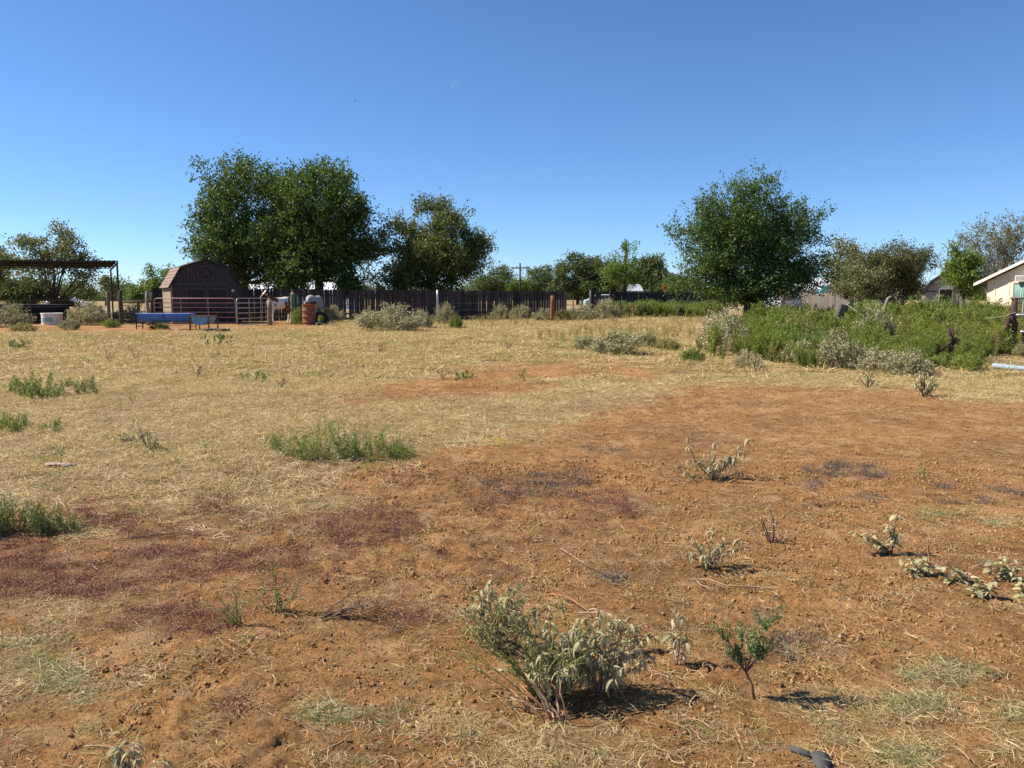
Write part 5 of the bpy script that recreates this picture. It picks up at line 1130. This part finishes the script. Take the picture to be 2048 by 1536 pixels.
wiry('wiry_plant', 'yellow green wiry plant fanning out at the front of the central clump', b, [(920, 1270), (960, 1250), (1000, 1220, .1), (1060, 1210, .05), (1110, 1230), (1160, 1260), (930, 1320), (980, 1290, -.05), (1030, 1250, -.05), (1190, 1290, -.02), (1130, 1300, -.1), (900, 1300, .05), (1010, 1320, -.12), (1060, 1300, -.1)], M['stem_green'], LF['olive'], .0026, 44, 12, .015, 4)
b = P(1120, 1385); wiry('wiry_plant', 'tangle of thin tan twigs and olive leaflets inside the central clump', b, [(1000, 1260), (1040, 1230), (1080, 1240, .05), (1130, 1235), (1180, 1250), (1230, 1270), (1270, 1300), (1060, 1290, -.1), (1120, 1290, -.1), (1180, 1300, -.1), (970, 1300), (1240, 1340, -.1), (1150, 1350, -.15), (1020, 1340, -.1), (1090, 1330, -.15), (1200, 1230, .1), (1010, 1290, .1), (1280, 1340)], M['stem_tan'], LF['olive'], .002, 144, 22, .022, 6)
b = P(985, 1300); wiry('wiry_plant', 'tangle of thin twigs under the back left crown of the central clump', b, [(950, 1190), (980, 1170), (1020, 1180), (1050, 1200), (940, 1230), (1060, 1240), (970, 1220, -.05), (1010, 1215, -.08), (1030, 1250, -.1)], M['stem_tan'], LF['olive'], .002, 145, 20, .02, 5)
g = np.random.default_rng(45); root = thing('woody_stems', 'thick bare tan and orange stems at the front of the central clump', 'plant stems', P(1080, 1425))
for k, (x0, y0, x1, y1, r_) in enumerate(((1105, 1440, 1040, 1360, .007), (1110, 1435, 1062, 1350, .008), (1100, 1430, 1075, 1370, .007), (1115, 1430, 1090, 1350, .007), (1060, 1425, 1010, 1395, .006), (1050, 1420, 1030, 1385, .006), (1120, 1445, 1140, 1420, .005), (1085, 1430, 1000, 1420, .004), (1130, 1450, 1100, 1400, .006), (1070, 1415, 985, 1370, .004), (1100, 1440, 1050, 1340, .005), (1120, 1440, 1110, 1370, .006), (1090, 1445, 1020, 1370, .005), (1140, 1450, 1120, 1350, .004), (1110, 1450, 1060, 1440, .005), (1075, 1420, 1045, 1400, .004))):
    a = P(x0, y0) - root.location; b_ = XYZ(x1, y1 + 8, P(x0, y0).y + .05) - root.location; b_.z = max(b_.z, .03); c = curve_pts(tuple(a + Vector((0, 0, .006))), tuple(b_), .1, g, 6, .12); mb = MB(); mb.tube([tuple(v + g.normal(size=3) * .002) for v in c], [r_ * .72 * (1.15 - .12 * i) * (.85 + .3 * g.random()) for i in range(6)], 7); mb.build('stem', M['stem_tan'] if k % 3 else M['stem_orange'], root, True)
root = thing('orange_stems', 'bare orange stems lying behind the central clump', 'plant stems', P(1130, 1235))
for k, (x0, y0, x1, y1, r_) in enumerate(((1070, 1225, 1150, 1225, .005), (1100, 1190, 1180, 1240, .006), (1090, 1240, 1200, 1215, .005), (1080, 1205, 1130, 1180, .004), (1150, 1230, 1230, 1250, .006), (1190, 1225, 1240, 1270, .005), (1075, 1200, 1090, 1160, .004))):
    a = P(x0, y0) - root.location; b_ = P(x1, y1) - root.location; b_.z += .02 + .02 * g.random(); c = curve_pts(tuple(a + Vector((0, 0, .01))), tuple(b_), .05, g, 6, .1); mb = MB(); mb.tube([tuple(v + g.normal(size=3) * .003) for v in c], [r_ * .65 * (1.1 - .13 * i) for i in range(6)], 6); mb.build('stem', M['stem_orange'] if k % 2 else M['stem_tan'], root, True)
b = P(1352, 1330)
leafy_plant('wilting_plant', 'single drooping stem right of the central clump', b, stems_px(b, [(1350, 1215), (1362, 1235), (1345, 1265), (1370, 1280)], .02), LM_droop, 16, M['stem_tan'], .003, 46, 1.0, group=PG)
b = P(1430, 958)
leafy_plant('wilting_plant', 'tallest wilting plant on the open bare soil', b, stems_px(b, [(1375, 875), (1378, 920), (1430, 885), (1410, 905, .1), (1480, 890), (1500, 880, .05), (1460, 915), (1440, 925, -.1), (1490, 900, -.05), (1420, 935, -.1), (1370, 945, .05), (1480, 945)], .05), LM_droop, 20, M['stem_dead'], .005, 47, 1.35, group=PG)
b = P(1395, 965); wiry('dry_branch', 'pale dry litter branch at the foot of the tallest wilting plant', b, [(1310, 952), (1330, 965, -.05), (1350, 940), (1340, 975, -.1)], M['stem_tan'], None, .005, 48, 0, .01, 3, cat='branch', sagr=.0)
b = P(1415, 1135)
leafy_plant('wilting_plant', 'wilting plant left of the snapped upright stem', b, stems_px(b, [(1385, 1080), (1425, 1060), (1400, 1085, .1), (1450, 1085), (1490, 1080), (1500, 1095), (1430, 1095, -.08), (1470, 1100, -.06), (1375, 1105), (1410, 1110, -.1)], .06), LM_droop, 22, M['stem_dead'], .004, 49, 1.0, group=PG)
b = P(1544, 1085); leafy_plant('wilting_plant', 'snapped upright brown stem with one leaf cluster', b, stems_px(b, [(1536, 1012), (1522, 1030), (1520, 1035)], .0), LM_droop, 6, M['stem_dead'], .006, 50, .9, group=PG)
b = P(1560, 1082); wiry('dry_brush', 'dry curled twigs around the snapped upright stem', b, [(1500, 1070), (1510, 1058), (1580, 1060), (1595, 1068), (1540, 1050, .1)], M['stem_tan'], None, .003, 51, 0, .01, 4, cat='twigs', sagr=.15)
b = P(1783, 1108)
leafy_plant('wilting_plant', 'upright leafy stem with a side shoot near the right edge', b, stems_px(b, [(1795, 1025), (1780, 1050), (1790, 1070), (1720, 1070), (1740, 1075, .03), (1705, 1065), (1800, 1060), (1750, 1090)], .04), LM_broad + LM_droop[:4], 13, M['stem_dead'], .004, 52, .95, group=PG)
GB = 'broad leafed low plants at the right edge'
for px, py, tips, sd_, lb in ((1840, 1150, [(1800, 1125), (1820, 1120), (1850, 1125), (1870, 1140), (1830, 1140)], 53, 'low sprawling leafy plant behind the right edge rosettes'),
                            (1910, 1165, [(1880, 1140), (1905, 1135), (1935, 1145), (1925, 1155), (1890, 1160)], 54, 'small leafy plant left of the bright rosette'),
                            (1965, 1195, [(1935, 1165), (1960, 1150), (1985, 1165), (1950, 1180), (1980, 1180)], 55, 'bright broad leaved rosette casting a shadow near the right edge'),
                            (2010, 1160, [(1985, 1125), (2005, 1115), (2030, 1120), (2045, 1135), (1975, 1140), (2020, 1140)], 56, 'leafy plant behind the bright rosette at the right edge'),
                            (2050, 1195, [(2030, 1150), (2050, 1140), (2070, 1160), (2045, 1175)], 57, 'leafy plant cut by the right picture edge')):
    b = P(px, py); leafy_plant('broadleaf_plant', lb, b, stems_px(b, tips, .03), LM_broad, 9, M['stem_green'], .003, sd_, .95, False, GB)
b = P(1870, 1135); wiry('dry_branch', 'long dry stem running between the right edge plants', b, [(1790, 1090), (1830, 1105), (1900, 1130), (1960, 1150), (1860, 1070)], M['stem_tan'], None, .004, 58, 0, .01, 2, cat='branch', sagr=.05)
# mesquite seedling
b = P(1510, 1395); tips = [(1442, 1275), (1470, 1295), (1500, 1268), (1540, 1250), (1550, 1275), (1520, 1290), (1480, 1320), (1545, 1300), (1562, 1235), (1452, 1305), (1530, 1315, .05), (1505, 1300, -.06), (1480, 1265, .06)]
wiry('tree_seedling', 'small feathery green tree seedling with a bare brown stem', b, tips, M['stem_dead'], LF['mesq'], .0022, 59, 22, .016, 7, cat='seedling', bare=1, trunk=(1492, 1345))
# dead branch arc, brush, more
mb = MB(); g = np.random.default_rng(60); pts_ = [P(1380, 1165), P(1420, 1172), P(1450, 1185), P(1500, 1182), P(1545, 1178)]; mb.tube([p_ + Vector((0, 0, .02 + .02 * math.sin(i))) for i, p_ in enumerate(pts_)] + [P(1553, 1190) + Vector((0, 0, .004))], [.002, .0035, .004, .0045, .004, .003], 7); mb.tube([pts_[2] + Vector((0, 0, .02)), P(1425, 1190) + Vector((0, 0, .03)), P(1400, 1180) + Vector((0, 0, .03)), P(1388, 1158) + Vector((0, 0, .01))], .003, 6)
tag(mb.build('fallen_branch', M['stem_tan'], None, True), 'crooked pale fallen branch on the soil below the wilting plant', 'branch')
b = P(640, 1235); wiry('dead_brush', 'dead brown brushwood lying left of the central clump', b, [(700, 1260), (740, 1280), (770, 1300), (790, 1290), (720, 1310), (750, 1320), (680, 1290), (780, 1265), (700, 1235), (655, 1275), (690, 1310), (760, 1250), (800, 1310)], M['stem_dead'], None, .0028, 61, 0, .01, 6, cat='brushwood', sagr=.1)
b = P(555, 1225); wiry('wiry_plant', 'thin yellowish twiggy plant left of the dead brushwood', b, [(520, 1150), (540, 1130), (575, 1150), (600, 1160), (500, 1180), (610, 1200), (545, 1180, .05)], M['stem_green'], LF['mesq'], .0022, 62, 12, .015, 3)
b = P(475, 1250); wiry('wiry_plant', 'thin yellow green twiggy plant above the purple patch', b, [(430, 1190), (455, 1170), (480, 1180), (500, 1200), (415, 1215), (445, 1225)], M['stem_green'], LF['mesq'], .0022, 63, 10, .014, 3)
b = P(300, 900); leafy_plant('wilting_plant', 'dark stemmed plant standing in the straw grass at left', b, stems_px(b, [(275, 845), (300, 865), (315, 870), (290, 860, .1), (310, 885), (260, 850, .1)], .02), LM_droop, 14, M['stem_dead'], .004, 64, 1.3, group=PG)
b = P(268, 885); leafy_plant('wilting_plant', 'blue green plant leaning left in the straw grass', b, stems_px(b, [(210, 870), (230, 868), (250, 866), (265, 870), (240, 880)], .03), LM_droop, 14, M['stem_dead'], .004, 65, 1.3, group=PG)
b = P(255, 1560); leafy_plant('wilting_plant', 'pale curled plant at the lower left picture edge', b, stems_px(b, [(240, 1495), (265, 1490), (275, 1510), (225, 1510), (250, 1520)], .03), LM_droop, 16, M['stem_tan'], .003, 66, .9, group=PG)
b = P(320, 1580); leafy_plant('wilting_plant', 'pale curled plant just right of another at the bottom edge', b, stems_px(b, [(310, 1525), (330, 1520), (300, 1535), (160, 1530)], .03), LM_droop, 6, M['stem_tan'], .003, 67, .8, group=PG)
b = P(1848, 793); leafy_plant('wilting_plant', 'small tree like grey plant before the weed mound', b, stems_px(b, [(1835, 755), (1850, 745), (1862, 758), (1845, 765, .1), (1870, 770), (1828, 768), (1855, 775, -.1), (1840, 748, .1), (1868, 750, -.1)], .05), LM_droop, 22, M['stem_dead'], .012, 68, 1.9, group=PG)
b = P(1735, 775); leafy_plant('wilting_plant', 'thin grey plant left of the tree like grey plant', b, stems_px(b, [(1720, 735), (1735, 725), (1745, 740), (1715, 755), (1750, 760)], .02), LM_droop, 10, M['stem_dead'], .008, 69, 2.2, group=PG)
b = P(1510, 745); leafy_plant('wilting_plant', 'thin pale plant at the edge of straw and weeds', b, stems_px(b, [(1500, 715), (1515, 705), (1525, 722)], .02), LM_droop, 12, M['stem_dead'], .008, 70, 2.3, group=PG)

# green bushes in the grass: many narrow leaved upright shoots
def leafy_bush(name, label, items, m, seed, cat='bush', ll=.03, lw=.006, group=None):
    g = np.random.default_rng(seed); p0 = P(items[0][0], items[0][1]); root = thing(name, label, cat, p0, 0, group); cs = []; ds = []; mb = MB()
    for (px, pyb, wpx, hpx, ns) in items:
        for k in range(ns):
            o_ = g.random() - .5; q = P(px + o_ * wpx, pyb - g.random() * 14); u_ = q.y / F; H = hpx * u_ * (.3 + .8 * g.random()) * (1 - .5 * min(1, abs(o_) * 2) ** 2); lean = g.normal(size=2) * H * .32
            a = np.array((q - p0)[:]); e = a + np.array([lean[0], lean[1], H]); mb.tube([tuple(a), tuple((a + e) / 2), tuple(e)], [.0035, .0028, .001], 4, False)
            n = int(60 * H / .35) + 18; tt = .12 + .88 * g.random(n); cs.append(a + (e - a) * tt[:, None] + g.normal(size=(n, 3)) * .014); d = g.normal(size=(n, 3)) * .8; d[:, 2] += .7; ds.append(d)
    cs = np.concatenate(cs); ds = np.concatenate(ds); V, Qd = leaves(cs, ds, ll * (.6 + .7 * g.random(len(cs))), lw, g); link('foliage', from_np('foliage', V, Qd), m, root)['kind'] = 'stuff'
    mb.build('stems', M['stem_green'], root, True); return root
LF['grassbush'] = leafmat('fresh_green_narrow_leaves', [(0.085, 0.115, 0.028), (0.145, 0.185, 0.045), (0.23, 0.26, 0.08), (0.38, .36, .16)], .35)
LF['dullbush'] = leafmat('dull_green_narrow_leaves', [(0.09, 0.11, 0.045), (0.16, 0.18, 0.075), (0.28, 0.28, 0.13)], .3)
leafy_bush('green_bush', 'fresh green low bush in the middle of the straw grass', [(655, 925, 140, 78, 74), (750, 922, 120, 62, 52), (590, 915, 90, 40, 24), (552, 905, 26, 42, 14), (800, 918, 50, 40, 22)], LF['grassbush'], 81)
leafy_bush('green_bush', 'dull green bush cut by the left edge above the purple patch', [(30, 1075, 140, 75, 56), (110, 1068, 100, 50, 26), (-30, 1080, 60, 80, 30)], LF['dullbush'], 82)
leafy_bush('green_bush', 'upright green weeds patch farther back at the left', [(75, 800, 70, 42, 46), (40, 790, 60, 26, 20), (118, 795, 16, 26, 8)], LF['grassbush'], 83, ll=.05, lw=.012)
leafy_bush('green_bush', 'small green weed right of the left weeds patch', [(175, 790, 40, 30, 18), (145, 782, 26, 20, 8)], LF['dullbush'], 84, ll=.05, lw=.012)
leafy_bush('green_bush', 'green weed clump at the left edge beside the straw grass', [(10, 868, 50, 38, 24), (45, 862, 20, 30, 10), (85, 866, 14, 20, 6), (115, 866, 14, 20, 6)], LF['grassbush'], 85, ll=.045, lw=.01)
leafy_bush('green_bush', 'tiny dark green weed patch far left in the field', [(40, 700, 46, 12, 26)], LF['dullbush'], 86, ll=.07, lw=.02)
leafy_bush('green_bush', 'tiny green weed in the middle left field', [(525, 765, 26, 16, 9), (490, 762, 16, 10, 5)], LF['grassbush'], 87, ll=.06, lw=.014)
leafy_bush('green_bush', 'pale low weed patch behind the tiny green weed', [(430, 692, 70, 14, 20)], LF['dullbush'], 88, ll=.07, lw=.02)
leafy_bush('green_bush', 'yellow green tuft beside the bare dirt streak', [(930, 762, 40, 12, 12)], LF['grassbush'], 89, ll=.06, lw=.014)
leafy_bush('green_bush', 'small upright weed at the right of the dirt streak', [(1045, 765, 12, 20, 5)], LF['dullbush'], 90, ll=.05, lw=.012)
leafy_bush('green_bush', 'tiny pale sprout on the bare soil at right', [(1850, 960, 24, 40, 5)], LF['dullbush'], 91, ll=.02, lw=.004)
for k, (px, py, lb) in enumerate(((395, 755, 'dark stalk below the pale low weed patch in the field'), (560, 778, 'dark stalk below the tiny green weed of the middle left field'), (885, 757, 'dark stalk left of the yellow green tuft by the dirt streak'), (270, 720, 'dark stalk between the upright weeds patch and the blue trough'), (640, 700, 'dark stalk in the grass below the rusty barrel'), (760, 705, 'dark stalk in the grass below the largest pale bush'), (1015, 700, 'dark stalk in the grass below the pair of pale fence bushes'), (215, 722, 'dark stalk right of the tiny dark green weed patch'))):
    b = P(px, py); H = .28; g = np.random.default_rng(100 + k)
    wiry('dark_stalk', lb, b, [(px + g.normal() * 12, py - 16 - g.random() * 10, g.normal() * .2) for _ in range(4)], M['stem_dead'], LF['dullbush'], .006, 100 + k, 5, .05, 1, group='dark weed stalks in the field', cat='weed stalk')

# twigs, stones, rag, scrap
for (x0, y0, x1, y1, lb) in ((235, 1082, 385, 1065, 'long dark stick on the soil at left'), (520, 1180, 640, 1172, 'pale curved stick left of the dead brushwood'), (1120, 1100, 1180, 1140, 'thin stick above the central clump'), (1340, 745, 1375, 748, 'dark stick lying where the straw meets the weeds'), (770, 757, 835, 759, 'dark stick beside the dirt streak'), (170, 1500, 240, 1505, 'stick at the lower left corner'), (560, 1440, 640, 1470, 'brown stick near the bottom edge'), (640, 1510, 700, 1480, 'slanting stick near the bottom edge')):
    a = P(x0, y0); b_ = P(x1, y1); g = np.random.default_rng(x0); c = curve_pts(tuple(a), tuple(b_), 0, g, 7, .05); mb = MB(); r_ = .0022 * max(1, a.y / 3.3); mb.tube([(v[0], v[1], float(terr(v[0], v[1])) + r_ * 2 + .008) for v in c], [r_ * (1.4 - .12 * i) for i in range(7)], 6)
    tag(mb.build('stick', M['stem_dead'] if 'dark' in lb or 'brown' in lb else M['stem_tan'], None, True), lb, 'stick')
p = P(120, 933); g = np.random.default_rng(9); mb = MB(); nx_, ny_ = 12, 6
for j in range(ny_):
    for i in range(nx_): mb.v.append((p.x - .12 + .022 * i, p.y - .05 + .02 * j, p.z + .012 + .022 * g.random()))
mb.f = [(j * nx_ + i, j * nx_ + i + 1, (j + 1) * nx_ + i + 1, (j + 1) * nx_ + i) for j in range(ny_ - 1) for i in range(nx_ - 1)]
rg = tag(mb.build('white_rag', M['cloth'], None, True), 'crumpled pinkish white rag lying in the straw grass', 'rag'); sm = rg.modifiers.new('t', 'SOLIDIFY'); sm.thickness = .004
# grey felt scrap at the bottom edge
p = P(1640, 1528); sf = thing('felt_scrap', 'torn dark grey felt scrap at the bottom edge of the picture', 'scrap', p, R(-8)); sf.scale = (.8, .8, .6); mb = MB(); n = 9
out = [(-.016, .050, .03), (-.002, .046, .036), (.012, .053, .03), (.03, .040, .034), (.043, .036, .026), (.039, .016, .028), (.046, .0, .018), (.036, -.022, .02), (.030, -.045, .012), (.012, -.058, .016), (.006, -.078, .008), (-.010, -.070, .012), (-.022, -.056, .01), (-.024, -.034, .018), (-.034, -.014, .014), (-.028, .012, .026), (-.032, .03, .022)]
mb.v = [(0, 0, .035)] + out; mb.f = [(0, i + 1, (i + 1) % len(out) + 1) for i in range(len(out))]; o = mb.build('flap', M['grey_plastic'], sf, True); md_ = o.modifiers.new('thickness', 'SOLIDIFY'); md_.thickness = .003
mb = MB(); mb.v = [(-.03, .045, .03), (-.06, .06, .035), (-.1, .085, .03), (-.105, .075, .02), (-.07, .045, .03), (-.035, .025, .02), (-.028, .03, .0), (-.06, .04, .0), (-.1, .07, .0)]; mb.f = [(0, 1, 4, 5), (1, 2, 3, 4), (5, 4, 7, 6), (4, 3, 8, 7)]; o = mb.build('folded_strip', M['grey_plastic'], sf, True); md_ = o.modifiers.new('thickness', 'SOLIDIFY'); md_.thickness = .003
# yellow dry patch and pale stones
pts = np.array([P(1000 + rng.normal() * 14, 883 + rng.normal() * 3)[:] for _ in range(40)])
LF['yellow'] = leafmat('golden_dry_grass', [(0.55, .32, .04), (.68, .42, .07)], .2, per='object')
scatter('golden_straw', 'small golden heap of dry grass on the bare soil', pts, yaw(len(pts)), np.full(len(pts), .8), [tuft(rng, 20, .05, .03, .08, .005, .3, .3, LF['yellow']) for _ in range(2)])
V, Fc = lump(rng); me_st = from_np('stone', V, Fc); me_st.materials.append(M['stone'])
gs = np.random.default_rng(12)
SG = 'pale pebbles strewn over the bare soil'
for k in range(46):
    px = gs.uniform(300, 2040); py = gs.uniform(830, 1500); p = P(px, py)
    if float(masks(np.array([p.x]), np.array([p.y]))[0][0]) > .5: continue
    o = bpy.data.objects.new('pebble', me_st); C.objects.link(o); o.location = p; s_ = .006 + .008 * gs.random() * max(1, p.y / 4); o.scale = (s_, s_, s_); o.rotation_euler = (0, 0, gs.random() * 6); tag(o, 'small pale pebble on the bare soil', 'pebble', SG)
# faint wisp of cloud
tw = NT('thin_cloud_vapour'); pv = tw.n('ShaderNodeVolumePrincipled'); pv.inputs['Color'].default_value = (1, 1, 1, 1)
tc = tw.n('ShaderNodeTexCoord').outputs['Object']; ln = tw.n('ShaderNodeVectorMath', operation='LENGTH'); tw.l(tc, ln.inputs[0])
fall = tw.math('MAXIMUM', tw.math('SUBTRACT', 1.0, ln.outputs['Value']), 0.0); dn = tw.math('MULTIPLY', tw.math('MAXIMUM', tw.math('SUBTRACT', tw.noise(2.6, 4, .6, tc), .48), 0), fall); tw.l(tw.math('MULTIPLY', dn, .12), pv.inputs['Density'])
tw.l(pv.outputs[0], tw.out.inputs['Volume'])

cl_ = MB(); cl_.lathe([(math.sin(math.pi * i / 12), -math.cos(math.pi * i / 12)) for i in range(13)], 24); co_ = cl_.build('cloud_wisp', M_CLOUD := tw.m, None, True)
co_.location = XYZ(908, 168, 900); co_.scale = (9, 9, 7); tag(co_, 'tiny faint wisp of white cloud high in the blue sky', None, None, 'stuff')
